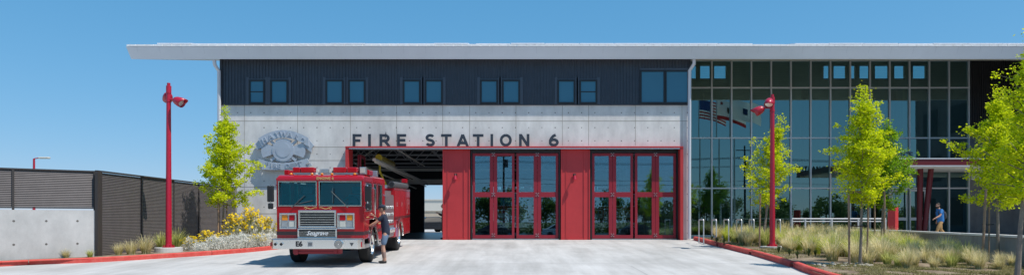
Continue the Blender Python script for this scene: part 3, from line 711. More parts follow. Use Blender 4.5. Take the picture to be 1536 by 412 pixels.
for i, ch in enumerate('HAYWARD'):
    t = (i+.5)/7; px = 125+t*365; py = 160-70*(1-((t-.5)*2)**2)
    x, z = cp([(px, py)])[0]; add_text(mb, ch, .34, .03, Matrix.Translation((x, 32.225-32.5, z)) @ Matrix.Rotation((t-.5)*1.25, 4, 'Y') @ FRONT, offset=.004)
mb.build('raised_lettering', 'emblem', em); mb = MB()
for i, ch in enumerate('FIRE DEPT'):
    t = (i+.5)/9; px = 155+t*305; py = 354-26*(2*t-1)**2
    if ch == ' ': mb.build('raised_lettering', 'emblem', em); mb = MB(); continue
    x, z = cp([(px, py)])[0]; add_text(mb, ch, .30, .03, Matrix.Translation((x, 32.225-32.5, z)) @ Matrix.Rotation(-(t-.5)*.25, 4, 'Y') @ FRONT, offset=.004)
mb.build('raised_lettering', 'emblem', em)
# wall lamps on the red columns
def wall_lamp(px, py, lab):
    d = 32.46; x = PX(px, d); z = PZ(py, d)
    o = tag(empty('wall_lamp', (x, d, z)), lab, 'wall lamp', 'red wall lamps')
    MB().box(-.07, .07, -.03, .0, -.02, .18).build('back_plate', 'black', o, bevel=.005)
    MB().tube([(0, -.03, .12), (0, -.16, .14), (0, -.20, .08)], .025, 8).build('arm', 'black', o, smooth=True)
    MB().cyl((0, -.20, .09), (0, -.22, -.10), .05, .095, 14).build('lamp_shade', 'lamp_red', o, smooth=True)
wall_lamp(683.5, 266, 'small red wall lamp on the red column right of the open bay')
wall_lamp(861.5, 266, 'small red wall lamp on the column between the two folding doors')
# ================================================================== FENCES AND WALLS
dw0 = (-15.1-1.05, 20.1-.7); dw1 = (-13.02, 21.5)
def along(a, b, t): return (a[0]+(b[0]-a[0])*t, a[1]+(b[1]-a[1])*t)
def wall_box(mb, a, b, th, z0, z1):
    A = Vector(a); B = Vector(b); t = (B-A).normalized(); n = Vector((-t.y, t.x))*th
    c = [A, B, B+n, A+n]
    vs = [(p.x, p.y, z) for z in (z0, z1) for p in c]
    mb.add(vs, [(0, 3, 2, 1), (4, 5, 6, 7), (0, 1, 5, 4), (1, 2, 6, 5), (2, 3, 7, 6), (3, 0, 4, 7)])
A0 = (-17.9, 18.25); A1 = (-13.12, 21.45)
ztop_w = 1.235
mb = MB(); wall_box(mb, A0, (A1[0]+.05, A1[1]+.03), .25, -1.0, ztop_w)
lw = tag(mb.build('concrete_wall', 'low_concrete'), 'pale low concrete wall under the left slatted screen', 'wall')
mb = MB(); Av, Bv = Vector(A0), Vector(A1); L = (Bv-Av).length; tv = (Bv-Av).normalized(); nv = Vector((-tv.y, tv.x))
def on(s, off=0): p = Av+tv*s+nv*off; return (p.x, p.y)
for k in range(12):
    s = L-.45-k*.80
    if s < 0: break
    for z in (.9, .2):
        p = on(s, -.004); q = on(s, .01); mb.cyl((p[0], p[1], z), (q[0], q[1], z), .035, n=8)
mb.build('tie_hole', 'tie_hole', lw)
mb = MB(); wall_box(mb, on(L-2.45, -.003), on(L-2.43, -.003), .01, -.6, ztop_w); mb.build('joint', 'drive_joint', lw)
# slatted screen standing on the wall
def slats(mb, a, b, z0, z1, pitch, h=.062, th=.03, tilt=.02):
    z = z0
    while z < z1-.01:
        A = Vector(a); B = Vector(b); t = (B-A).normalized(); n = Vector((-t.y, t.x))
        lo = [A, B]; vs = []
        for off, zz in ((0.0, z), (th, z), (th+tilt, z+h), (tilt, z+h)):
            for p in (A, B): q = p+n*off; vs.append((q.x, q.y, zz))
        mb.add(vs, [(0, 1, 3, 2), (2, 3, 5, 4), (4, 5, 7, 6), (6, 7, 1, 0), (0, 2, 4, 6), (1, 7, 5, 3)])
        z += pitch
ztop_f = 2.46
f1 = tag(empty('slat_screen', (A0[0], A0[1], ztop_w)), 'grey horizontal slat screen standing on the low concrete wall', 'fence')
def rel(mb, o): mb.v = [(x-o.location.x, y-o.location.y, z-o.location.z) for x, y, z in mb.v]; return mb
mb = MB(); wall_box(mb, on(0, .155), on(L+.08, .155), .01, ztop_w+.09, ztop_f-.03); rel(mb, f1).build('gap_shade_sheet', 'black', f1)  # black sheet added behind the slats, painting the shade in their gaps
mb = MB(); slats(mb, on(0, .1), on(L+.06, .1), ztop_w+.10, ztop_f-.04, .054, .036, .03, .012); rel(mb, f1).build('slat_panel', 'slat', f1)
mb = MB(); wall_box(mb, on(0, .08), on(L+.03, .08), .08, ztop_f-.03, ztop_f+.02); wall_box(mb, on(0, .10), on(L+.03, .10), .04, ztop_w+.05, ztop_w+.085); rel(mb, f1).build('rail', 'slat_post', f1)
for s in (L-.02, L-2.1, L-4.1):
    mb = MB(); wall_box(mb, on(s, .07), on(s+.06, .07), .10, ztop_w-.0, ztop_f-.031); rel(mb, f1).build('post', 'slat_post', f1)
# tall side screen running back to the station
XF = -13.03
f2 = tag(empty('slat_screen', (XF, 21.5, -.3)), 'tall dark grey slat screen running from the concrete wall back to the station', 'fence')
bounds = [21.66, 24.0, 26.3, 28.4, 30.4, 32.35]
for a, b in zip(bounds, bounds[1:]):
    mb = MB(); slats(mb, (XF, a), (XF, b), gz(a)+.10, ztop_f-.04, .052, .036, .03, .010); rel(mb, f2).build('slat_panel', 'slat', f2)
mb = MB(); mb.box(XF-.05, XF+.04, 21.66, 32.35, ztop_f-.02, ztop_f+.03); rel(mb, f2).build('rail', 'slat_post', f2)
mb = MB(); mb.box(XF-.06, XF+.03, 21.42, 21.66, -.7, ztop_f+.03); rel(mb, f2).build('corner_post', 'slat_post', f2)
mb = MB(); mb.box(XF-.07, XF-.055, 21.67, 32.3, -.45, ztop_f-.03); rel(mb, f2).build('gap_shade_sheet', 'black', f2)  # same added black sheet, shading the gaps of the side screen
for a in bounds[1:-1]:
    mb = MB(); mb.box(XF+.001, XF+.022, a-.02, a+.02, gz(a), ztop_f-.02); rel(mb, f2).build('post', 'slat_post', f2)
# low retaining wall beside the entrance walk
rw = tag(empty('low_wall', (16.7, 30.7, 0)), 'long low concrete wall with a pale cap bordering the entrance walk', 'wall')
W2 = [(14.2, 30.75), (16.7, 30.7), (14.85, 22.6), (13.8, 18.4), (12.3, 12.0)]
mb = MB(); mc = MB()
for i, (a, b) in enumerate(zip(W2, W2[1:])):
    sd = .22
    if i == 0: wall_box(mb, a, b, sd, -.5, .44); wall_box(mc, (a[0], a[1]-.03), (b[0]-.0, b[1]-.03), sd+.06, .442, .50)
    else: wall_box(mb, (a[0]+.0, a[1]-.001), b, sd, -.8, .44-.0005*i); wall_box(mc, (a[0]-.03, a[1]-.035), (b[0]-.03, b[1]), sd+.06, .442+.001*i, .50+.002*i)
rel(mb, rw).build('wall_body', 'low_concrete_shaded', rw); rel(mc, rw).build('cap', 'white_paint', rw)
# red pylon at the entrance
py_ = tag(empty('entry_pylon', (PX(1339.5, 32), 32, 0)), 'plain red box pylon standing behind the low wall by the entrance', 'pylon')
MB().box(-.17, .17, -.17, .17, 0, PZ(309.5, 32), Matrix.Rotation(R(38), 4, 'Z')).build('post', 'surround_red', py_, bevel=.008)
MB().box(-.20, .20, -.20, .20, -.02, .03, Matrix.Rotation(R(38), 4, 'Z')).build('base_plate', 'steel', py_)
# handrail
hr = tag(empty('handrail', (PX(1188, 33.5), 33.5, 0)), 'pale steel handrail with two rails beside the glass lobby', 'railing')
x0 = hr.location.x
mb = MB(); mb.tube([(0, 0, 1.0), (4.6, 0, 1.0)], .035, 8).tube([(.04, 0, .87), (4.6, 0, .87)], .022, 8); mb.build('rail', 'mullion', hr, smooth=True)
for x in (0, .65, 1.95, 3.25, 4.58): MB().box(x-.035, x+.035, -.035, .035, 0, .975).build('post', 'mullion', hr)
# bike racks seen nearly edge-on
racks = [(1055.5, 1048.5), (1074.5, 1068), (1093, 1086), (1112.5, 1105), (1131, 1124), (1170.5, 1164)]
names = ['leftmost steel hoop bike rack, right beside the station wall', 'second steel hoop bike rack from the station wall', 'third steel hoop bike rack from the station wall',
         'fourth steel hoop bike rack, just left of the small tree', 'fifth steel hoop bike rack, behind the small tree', 'sixth steel hoop bike rack, right of the red lamp post']
for (pn, pf), lab in zip(racks, names):
    xn = PX(pn, 29.0); xf = PX(pf, 29.9); z0 = -.1
    o = tag(empty('bike_rack', (xn, 29.0, z0)), lab, 'bike rack', 'steel hoop bike racks')
    h = .95-z0; dx = xf-xn
    MB().tube([(0, 0, 0), (0, 0, h-.06), (dx*.04, .04, h), (dx*.96, .86, h), (dx, .9, h-.06), (dx, .9, 0)], .026, 8).build('hoop', 'mullion', o, smooth=True)
    MB().cyl((0, 0, 0), (0, 0, .012), .07, n=10).cyl((dx, .9, 0), (dx, .9, .012), .07, n=10).build('foot_plate', 'steel', o)

# ================================================================== LAMP POSTS
def lamp_head(o, loc, yaw, tilt):
    h = empty('lamp_head', loc, (0, tilt, yaw), o); h.scale = (.82, .82, .82)
    # shade: half bell opening along +x, made as a loft
    mb = MB(); prof = [(-.02, .06), (.02, .13), (.12, .175), (.26, .20), (.40, .205)]
    n = 18; vs = []
    for x, r in prof:
        for k in range(n): a = 2*math.pi*k/n; ex = .16*max(0, math.sin(a)) if x == .40 else 0; vs.append((x+ex, r*math.cos(a), r*math.sin(a)))
    fs = [(i*n+k, i*n+(k+1) % n, (i+1)*n+(k+1) % n, (i+1)*n+k) for i in range(len(prof)-1) for k in range(n)]+[tuple(range(n))]
    mb.add(vs, fs); s = mb.build('shade', 'lamp_red', h, smooth=True)
    so = s.modifiers.new('Solidify', 'SOLIDIFY'); so.thickness = .008
    mb = MB(); mb.cyl((.30, 0, 0), (.315, 0, 0), .17, n=18); mb.build('lens', 'lens_clear', h)
    return h
def lamp_post(x, y, z, top, lab, heads, base=True):
    o = tag(empty('lamp_post', (x, y, z)), lab, 'lamp post', 'red lamp posts')
    H = top-z
    MB().tube([(0, 0, .12), (0, 0, H*.5), (0, 0, H-.32)], [.10, .085, .072], 16).cyl((0, 0, H-.33), (0, 0, H-.08), .085, n=16).cyl((0, 0, H-.08), (0, 0, H+.02), .055, n=12).cyl((0, 0, H-.62), (0, 0, H-.55), .088, n=16).build('pole', 'lamp_red', o, smooth=True)
    mb = MB(); mb.cyl((0, 0, .10), (0, 0, .125), .20, n=20).cyl((0, 0, .125), (0, 0, .22), .12, .105, 16)
    for k in range(4): a = R(45+90*k); mb.cyl((.155*math.cos(a), .155*math.sin(a), .125), (.155*math.cos(a), .155*math.sin(a), .18), .025, n=6)
    mb.build('base_flange', 'lamp_red', o, smooth=True)
    if base: MB().cyl((0, 0, -.25), (0, 0, .10), .46, .44, 28).build('footing', 'low_concrete', o, bevel=.01)
    for (dx, dy, dz, yaw, tilt) in heads:
        p = Vector((dx, dy, H+dz)); c = Vector((0, 0, H+dz+.03)); dirv = (p-c); 
        MB().tube([c, c+dirv*.5, p], .035, 8).build('bracket', 'lamp_red', o, smooth=True)
        lamp_head(o, p, yaw, tilt)
    return o
lamp_post(PX(253, 23.3), 23.3, -.10, PZ(125.5, 23.3), 'tall red lamp post standing by the slatted screen left of the fire engine', [(.24, -.08, -.56, R(-12), R(22)), (-.10, .16, -.34, R(120), R(20))])
lamp_post(PX(1158.5, 25.4), 25.4, -.14, PZ(142.5, 25.4), 'tall red lamp post among the grasses in front of the glass lobby', [(-.14, -.10, -.20, R(-118), R(42)), (-.26, .18, -.46, R(165), R(26))])
# distant small lamp behind the left screen
o = tag(empty('lamp_post', (PX(51, 42), 42, -.1)), 'distant thin red street lamp showing above the left slat screen', 'lamp post')
hh = PZ(236.5, 42)+.1
MB().tube([(0, 0, 0), (0, 0, hh-.05)], [.09, .06], 10).build('pole', 'lamp_red', o, smooth=True)
MB().tube([(0, 0, hh-.05), (.35, 0, hh+.0)], .03, 8).build('bracket', 'lamp_red', o)
MB().box(.32, .95, -.12, .12, hh-.05, hh+.05).build('lamp_head', 'cream', o, bevel=.03)

# ================================================================== FIRE ENGINE
XC = -5.456; EY = 19.45
def fire_engine(lab):
    o = tag(empty('fire_engine', (0, 0, 0)), lab, 'fire engine')
    W = 1.235
    s = 52.6
    def lx(px): return (px-481)/s
    def lz(py, ss=52.6): return 1.298+(330-py)/ss
    # ---- cab shell from panels (real window openings)
    mb = MB()
    zf0, zf1, zt = .76, 1.70, 2.41        # bottom, windscreen sill, windscreen head
    mb.box(-W, W, 0, .10, zf0, zf1-.0)                                            # front below the windscreen
    mb.box(-W, -W+.05, .0, .1, zf1, zt); mb.box(W-.05, W, .0, .1, zf1, zt); mb.box(-.085, -.03, .0, .1, zf1, zt)
    # side panels with openings
    for sx in (-1, 1):
        xa, xb = (W-.06)*sx, W*sx
        mb.box(xa, xb, .1, .78, zf0, 1.30); mb.box(xa, xb, 2.02, 3.2, .62, 1.60); mb.box(xa, xb, .1, 2.02, 1.30, 1.55)
        mb.box(xa, xb, .1, .3, 1.55, 2.42); mb.box(xa, xb, 1.12, 1.42, 1.55, 2.42); mb.box(xa, xb, 1.85, 2.05, 1.60, 2.42); mb.box(xa, xb, 2.75, 3.2, 1.60, 2.42); mb.box(xa, xb, 1.42, 1.85, 1.55, 1.60)
    mb.box(-W, W, 3.2, 3.26, .62, 2.42)
    cab = mb.build('cab', 'engine_red', o, bevel=.012)
    # roof with rounded front edge
    prof = [(.02, 2.40), (-.01, 2.44), (.0, 2.50), (.04, 2.55), (.12, 2.585), (.9, 2.60), (3.15, 2.60), (3.26, 2.56), (3.26, 2.40)]
    mb = MB(); n = len(prof); secs = [(-W-.005, -.0, 1), (-W+.05, .035, 1), (W-.05, .035, 1), (W+.005, -.0, 1)]
    vs = []
    for x, up, q in secs:
        for i, (y, z) in enumerate(prof): vs.append((x, y, z-(.05 if up == 0 and 2 < i < 8 else 0)))
    fs = [(k*n+i, (k+1)*n+i, (k+1)*n+(i+1) % n, k*n+(i+1) % n) for k in range(3) for i in range(n)]+[tuple(range(n)), tuple(reversed(range(3*n, 4*n)))]
    mb.add(vs, fs); rf = mb.build('cab_roof', 'engine_red', o, bevel=.01)
    mb = MB(); add_text(mb, 'ENGINE 6', .105, .012, Matrix.Translation((lx(489), -.012, 2.485)) @ FRONT, offset=.003, space=1.1); mb.build('gold_lettering', 'gold', rf)
    # windscreens
    for a, b in ((-W+.05, -.085), (-.03, W-.05)):
        mb = MB(); f = .028
        mb.box(a, b, -.012, .02, zf1, zf1+f).box(a, b, -.012, .02, zt-f, zt).box(a, a+f, -.012, .02, zf1+f, zt-f).box(b-f, b, -.012, .02, zf1+f, zt-f)
        wf = mb.build('windscreen', 'chrome', o); MB().add([(a+f, .0, zf1+f), (b-f, .0, zf1+f), (b-f, .075, zt-f), (a+f, .075, zt-f), (a+f, .01, zf1+f), (b-f, .01, zf1+f), (b-f, .085, zt-f), (a+f, .085, zt-f)], [(0, 1, 2, 3), (7, 6, 5, 4), (0, 4, 5, 1), (1, 5, 6, 2), (2, 6, 7, 3), (3, 7, 4, 0)]).build('pane', 'pane_engine', wf)
    for a, z_ in ((-.55, 1.74), (.35, 1.74)):
        MB().tube([(a-.25 if a < 0 else a+.45, -.03, 1.66), (a+.12 if a < 0 else a-.02, -.04, 2.12 if a > 0 else 2.0)], .012, 6).tube([(a+.02, -.035, 1.78), (a+.02, -.035, 2.22)] if a > 0 else [(a-.1, -.035, 1.76), (a+.35, -.035, 1.86)], .01, 6).build('wiper', 'grey_dark', o)
    # inside the cab
    mb = MB(); mb.box(-W+.08, W-.08, .12, .5, 1.2, 1.66); mb.box(-W+.07, W-.07, .12, 3.18, .8, .85); mb.build('dashboard', 'grey_dark', o)
    for x in (-.75, .75):
        mb = MB(); mb.box(x-.26, x+.26, .85, 1.35, 1.15, 1.32).box(x-.25, x+.25, 1.28, 1.42, 1.32, 2.05).box(x-.14, x+.14, 1.28, 1.38, 2.07, 2.28); mb.build('seat', 'shorts', o, bevel=.03)
    mb = MB(); pts = [(.75+.23*math.cos(t*math.pi/8), .58+.06*math.sin(t*math.pi/8), 1.78+.2*math.sin(t*math.pi/8)) for t in range(17)]; mb.tube(pts, .018, 6); mb.tube([(.75, .5, 1.6), (.75, .58, 1.78)], .03, 6); mb.build('steering_wheel', 'black', o)
    # grille
    gx0, gx1 = lx(449.6), lx(506.2)
    def ring(mb, x0, x1, z0, z1, f, y0, y1):
        mb.box(x0, x1, y0, y1, z0, z0+f).box(x0, x1, y0, y1, z1-f, z1).box(x0, x0+f, y0, y1, z0+f, z1-f).box(x1-f, x1, y0, y1, z0+f, z1-f)
    mb = MB(); ring(mb, gx0, gx1, lz(341), lz(314.5), .055, -.09, 0); g = mb.build('grille', 'chrome', o, bevel=.012)
    MB().box(gx0+.055, gx1-.055, -.03, -.002, lz(341)+.055, lz(314.5)-.055).build('grille_mesh', 'grille_dark', g)
    mb = MB()
    for k in range(6): z = lz(341)+.09+k*.068; mb.box(gx0+.055, gx1-.055, -.075, -.03, z, z+.016)
    mb.build('grille_bar', 'chrome', g)
    mb = MB(); ring(mb, gx0-.02, gx1+.02, lz(357), lz(341.3)-.002, .045, -.10, 0); g = mb.build('grille', 'chrome', o, bevel=.012)
    MB().box(gx0+.025, gx1-.025, -.03, -.002, lz(357)+.045, lz(341.3)-.047).build('grille_mesh', 'grille_dark', g)
    mb = MB()
    for k in range(3): z = lz(357)+.075+k*.055; mb.box(gx0+.025, gx1-.025, -.06, -.03, z, z+.012)
    mb.build('grille_bar', 'chrome', g)
    mb = MB(); add_text(mb, 'Seagrave', .17, .015, Matrix.Translation((lx(477.5), -.085, lz(349))) @ FRONT, shear=.4, offset=.001); mb.build('chrome_script', 'roof_white', g)
    # gold scroll above the grille
    mb = MB()
    for sg in (-1, 1):
        c0 = lx(478); mb.tube([(c0+sg*x, -.004, 1.645+.018*math.sin(x*22)) for x in [i*.018 for i in range(2, 20)]], .009, 5)
        mb.tube([(c0+sg*(.36+.03*math.cos(t*.6)), -.004, 1.645+.03*math.sin(t*.6)) for t in range(9)], .008, 5)
    mb.build('gold_scroll', 'gold', cab)
    # headlight clusters
    for a, b in ((421.4, 446.8), (507.4, 533.4)):
        x0, x1 = lx(a), lx(b); z0, z1 = lz(342.8), lz(318.8)
        mb = MB(); ring(mb, x0, x1, z0, z1, .045, -.08, 0); hl = mb.build('headlight', 'chrome', o, bevel=.012)
        MB().box(x0+.045, x1-.045, -.03, -.003, z0+.045, z1-.045).build('housing', 'steel', hl)
        w = (x1-x0-.09-.03)/2; zm = (z0+z1)/2
        order = [('lens_amber', 'lens_red'), ('lens_clear', 'lens_clear')] if a < 450 else [('lens_red', 'lens_amber'), ('lens_clear', 'lens_clear')]
        for r_, z_ in enumerate((zm+.015, z0+.06)):
            for c_ in range(2):
                xx = x0+.05+c_*(w+.02)
                hgt = (z1-.06)-(zm+.015) if r_ == 0 else zm-.015-(z0+.06)
                MB().box(xx+.012, xx+w-.012, -.055, -.03, z_, z_+hgt).build('lens', order[r_][c_] if not (r_ == 1 and ((a < 450 and c_ == 0) or (a > 450 and c_ == 1))) else 'steel', hl, bevel=.01)
    # stripe round the cab
    zs0, zs1 = lz(351.8), lz(346.6)
    for q in ((-W-.004, gx0-.025, -.004, .0), (gx1+.025, W+.004, -.004, .0), (W, W+.004, .001, .78), (W, W+.004, 2.02, 3.2), (-W-.004, -W, .001, .78), (-W-.004, -W, 2.02, 3.2)):
        MB().box(*q, zs0, zs1).build('stripe', 'stripe_dark', cab)
    # bumper
    mb = MB(); z0, z1 = .525, .79; pts = [(-W-.01, -.02), (-W-.01, -.42), (-W+.08, -.53), (W-.06, -.53), (W+.03, -.42), (W+.03, -.02)]
    n = len(pts); vs = []
    for z in (z0, z1):
        for x, y in pts: vs.append((x, y, z))
    mb.add(vs, [(i, i+1, n+i+1, n+i) for i in range(n-1)]+[tuple(range(n, 2*n)), tuple(reversed(range(n))), (n-1, 0, n, 2*n-1)])
    bp = mb.build('bumper', 'chrome', o, bevel=.012)
    mb = MB(); mb.box(-W, W, -.5, -.05, z1+.001, z1+.012); mb.build('bumper_deck', 'tread', bp)
    bz = (z0+z1)/2
    for x in (lx(425.5)-.03, lx(434)-.03):
        mb = MB(); mb.cyl((x, -.56, bz), (x, -.53, bz), .055, n=16); hn = mb.build('horn', 'chrome', bp); MB().cyl((x, -.566, bz), (x, -.559, bz), .04, n=14).build('horn_mouth', 'black', hn)
    mb = MB(); add_text(mb, 'E6', .19, .008, Matrix.Translation((lx(457.8), -.536, bz)) @ FRONT, offset=.009); mb.build('lettering', 'black', bp)
    x = lx(474); MB().box(x-.07, x+.07, -.538, -.53, bz-.07, bz+.07).build('badge', 'steel', bp, bevel=.01)
    mb = MB(); 
    for k in range(3): mb.box(x-.045+k*.035, x-.025+k*.035, -.545, -.538, bz-.04, bz+.04)
    mb.build('badge_relief', 'grey_dark', bp)
    x = lx(516); MB().box(x-.17, x+.17, -.545, -.53, z0+.01, z1-.01).cyl((x, -.60, bz), (x, -.545, bz), .125, n=24).build('siren', 'chrome', bp, bevel=.008)
    mb = MB(); 
    for k in range(4):
        r_ = .03+k*.026; mb.tube([(x+r_*math.cos(t*math.pi/12), -.605, bz+r_*math.sin(t*math.pi/12)) for t in range(25)], .007, 5, caps=False)
    mb.build('siren_grille', 'grey_dark', bp)
    x = lx(534.5); MB().prism([(-.06, .04), (.06, .04), (0, -.06)], lambda a, b: (x+a, -.54, bz+b), lambda a, b: (x+a, -.53, bz+b)).build('bumper_light', 'grey_dark', bp)
    MB().box(W-.01, W+.04, -.44, -.38, bz-.09, bz+.06).build('bumper_light', 'lens_red', bp, bevel=.01); MB().box(-W-.04, -W+.0, -.44, -.40, bz-.07, bz+.05).build('bumper_light', 'lens_red', bp, bevel=.01)
    # tow frame under the bumper
    mb = MB(); mb.box(lx(447), lx(517), -.42, -.2, .38, .52).box(lx(449), lx(455), -.46, -.42, .36, .5).box(lx(507), lx(512), -.46, -.42, .38, .5).box(lx(450), lx(512), -.44, -.42, .42, .45); mb.build('tow_frame', 'maroon', o, bevel=.01)
    # roof lights
    def bar(x0, x1, y0, z0, h, m, name='light_bar'):
        MB().box(x0, x1, y0, y0+.26, z0, z0+h).build(name, m, o, bevel=.02)
    MB().box(lx(436), lx(533), .3, .5, 2.61, 2.665).build('light_bar_rail', 'steel', o)
    for a, b in ((436, 447), (448, 468.5)): bar(lx(a), lx(b), .26, 2.665, .15, 'lens_red')
    for a, b in ((497, 517), (518.5, 533)): bar(lx(a), lx(b), .26, 2.665, .15, 'lens_red')
    MB().box(lx(476), lx(489), .36, .46, 2.67, 2.77).build('light_bar_lamp', 'steel', o, bevel=.01)
    for a, b in ((470, 474), (490.5, 495)): MB().box(lx(a), lx(b), .34, .48, 2.665, 2.75).build('light_bar_lamp', 'lens_clear', o, bevel=.01)
    for a in (467, 474, 482, 497, 434.5, 530.5): MB().ball((lx(a), .16 if 440 < a < 520 else .22, 2.615), .045, .045, .035, 10, 6).build('marker_light', 'lens_amber' if a != 474 else 'lens_clear', o, smooth=True)
    MB().box(W-.20, W-.02, .42, .62, 2.62, 2.83).build('spot_light', 'steel', o, bevel=.01); MB().box(W-.18, W-.04, .40, .42, 2.66, 2.80).build('spot_lens', 'lens_clear', o)
    MB().box(W-.12, W+.02, .72, 1.25, 2.61, 2.76).build('side_beacon', 'lens_red', o, bevel=.02); MB().box(-W-.02, -W+.12, .72, 1.25, 2.61, 2.76).build('side_beacon', 'lens_red', o, bevel=.02)
    MB().box(W-.2, W-.05, 2.2, 2.4, 2.61, 2.80).build('spot_light', 'steel', o, bevel=.01)
    # mirrors
    for sx in (-1, 1):
        mb = MB(); mb.tube([(W*sx, .06, 2.30), ((W+.14)*sx, -.08, 2.30), ((W+.14)*sx, -.08, 1.62), (W*sx, .06, 1.66)], .018, 6); mi = mb.build('mirror', 'chrome', o, smooth=True)
        MB().box((W+.05)*sx, (W+.24)*sx, -.10, -.02, 1.82, 2.28).box((W+.07)*sx, (W+.22)*sx, -.10, -.02, 1.62, 1.79).build('mirror_shell', 'black', mi, bevel=.03)
    # doors' lines, windows, handles on both sides
    for sx in (-1, 1):
        xo = W*sx; xp = (W+.004)*sx
        for y0, y1, z0, z1 in ((.3, 1.12, 1.55, 2.38), (1.42, 1.85, 1.60, 2.38), (2.05, 2.75, 1.60, 2.38)):
            mb = MB(); f = .03
            for q in ((y0, y1, z0, z0+f), (y0, y1, z1-f, z1), (y0, y0+f, z0+f, z1-f), (y1-f, y1, z0+f, z1-f)): mb.box((W-.05)*sx, (W+.012)*sx, *q)
            w_ = mb.build('window', 'chrome', o); MB().box((W-.03)*sx, (W-.02)*sx, y0+f, y1-f, z0+f, z1-f).build('pane', 'pane_engine', w_)
        mb = MB()
        for y in (.22, 1.22, 2.0, 2.85): mb.box(xo, xp, y-.006, y+.006, .80 if y in (.22, ) else 1.32 if y < 2.0 else .68, 2.42)
        mb.build('door_gap', 'stripe_dark', cab)
        for y in (1.12, 2.72):
            MB().box(xo, (W+.03)*sx, y-.16, y-.02, 1.42, 1.47).build('door_handle', 'chrome', o, bevel=.006)
        MB().tube([(xo, 1.3, 1.3), ((W+.07)*sx, 1.3, 1.35), ((W+.07)*sx, 1.3, 2.2), (xo, 1.3, 2.25)], .018, 6).build('grab_rail', 'chrome', o, smooth=True)
        MB().tube([(xo, 2.95, 1.0), ((W+.07)*sx, 2.95, 1.05), ((W+.07)*sx, 2.95, 2.0), (xo, 2.95, 2.05)], .018, 6).build('grab_rail', 'chrome', o, smooth=True)
        mb = MB(); mb.box(xo, (W+.006)*sx, 2.15, 2.7, 1.12, 1.16).box(xo, (W+.006)*sx, .4, .75, 1.36, 1.39)
        mb.build('gold_line', 'gold', cab)
        mb = MB(); Mx = Matrix.Translation(((W+.006)*sx, 2.42, 1.36)) @ Matrix.Rotation(R(90*sx), 4, 'Z') @ FRONT
        add_text(mb, '6', .26, .006, Mx, offset=.01); mb.build('gold_number', 'gold', cab)
        # chrome step and wheel arch
        mb = MB()
        for t0 in range(0, 12):
            a0, a1 = R(15*t0), R(15*(t0+1))
            for r0, r1 in ((.56, .68),):
                p = [(1.38+r*math.cos(a)*1.0, .52+r*math.sin(a)) for a, r in ((a0, r0), (a1, r0), (a1, r1), (a0, r1))]
                mb.prism(p, lambda y, z: ((W-.02)*sx, y, z), lambda y, z: ((W+.03)*sx, y, z))
        mb.build('wheel_arch', 'chrome', o)
        MB().box((W-.25)*sx, (W+.02)*sx, .02, .72, .50, .60).build('step', 'tread', o); MB().box((W-.25)*sx, (W+.02)*sx, 2.08, 3.1, .45, .55).build('step', 'tread', o)
    # chassis
    MB().box(-.5, .5, .2, 8.6, .55, .8).box(-W+.2, W-.2, .2, .75, .6, .8).build('chassis', 'black', o)
    # wheels
    def wheel(x, y, dual=False):
        sx = 1 if x > 0 else -1; r = .53
        w = .34 if not dual else .6
        e = empty('wheel', (x, y, r-.01), (0, 0, 0), o)
        mb = MB(); prof = [(.30, 0), (.44, 0), (.50, .015), (.53, .05), (.53, w-.05), (.50, w-.015), (.44, w), (.30, w)]
        n = 32; vs = []
        for rr, a in prof:
            for k in range(n): t = 2*math.pi*k/n; vs.append((-a*sx, rr*math.cos(t), rr*math.sin(t)))
        mb.add(vs, [(i*n+k, i*n+(k+1) % n, (i+1)*n+(k+1) % n, (i+1)*n+k) for i in range(len(prof)-1) for k in range(n)])
        for k in range(4):      # tread grooves stand as thin rings
            a = .07+k*(w-.14)/3; mb.cyl((-(a-.012)*sx, 0, 0), (-(a+.012)*sx, 0, 0), .533, n=n)
        mb.build('tyre', 'rubber', e, smooth=True)
        mb = MB(); prof = [(.305, .0), (.29, .02), (.27, .09), (.13, .10), (.12, .02), (.06, -.02), (.0, -.02)] if not dual else [(.305, .0), (.28, .05), (.24, .16), (.14, .17), (.12, .04), (.06, .02), (.0, .02)]
        vs = []
        for rr, a in prof:
            for k in range(n): t = 2*math.pi*k/n; vs.append((-a*sx, max(rr, .001)*math.cos(t), max(rr, .001)*math.sin(t)))
        mb.add(vs, [(i*n+k, i*n+(k+1) % n, (i+1)*n+(k+1) % n, (i+1)*n+k) for i in range(len(prof)-1) for k in range(n)])
        for k in range(10): t = 2*math.pi*k/10; aa = .07 if not dual else .14; mb.cyl((-aa*sx, .20*math.cos(t), .20*math.sin(t)), (-(aa-.04)*sx, .20*math.cos(t), .20*math.sin(t)), .018, n=6)
        mb.build('rim', 'chrome', e, smooth=True)
    for sx in (-1, 1): wheel((W-.04)*sx, 1.38); wheel((W-.04)*sx, 6.28, True)
    # pump panel module
    MB().box(-W+.02, W-.02, 3.30, 5.02, .60, 2.06).build('pump_body', 'steel', o)
    for sx in (-1, 1):
        xs_ = (W-.02)*sx
        MB().box(xs_, (W+.005)*sx, 3.36, 4.96, .68, 2.02).build('pump_panel', 'tread', o)
        if sx > 0:
            for j in range(3):
                for i in range(4):
                    y = 3.6+i*.36; z = 1.15+j*.24; r_ = .065 if (i+j) % 3 else .045
                    g_ = MB().cyl(((W+.005)*sx, y, z), ((W+.03)*sx, y, z), r_, n=12).build('gauge', 'steel', o, smooth=True)
                    if r_ > .05: MB().cyl(((W+.03)*sx, y, z), ((W+.032)*sx, y, z), .05, n=12).build('gauge_face', 'white_paint', g_)
            for i in range(3): y = 3.7+i*.42; MB().cyl(((W+.0)*sx, y, .86), ((W+.11)*sx, y, .84), .085, n=14).build('hose_outlet', 'chrome', o, smooth=True)
        MB().box((W+.004)*sx, (W+.012)*sx, 3.36, 4.96, 1.02, 1.06).build('red_band', 'engine_red', o)
    MB().box(-W+.1, W-.1, 3.34, 5.0, 2.06, 2.2).build('deck', 'steel', o)
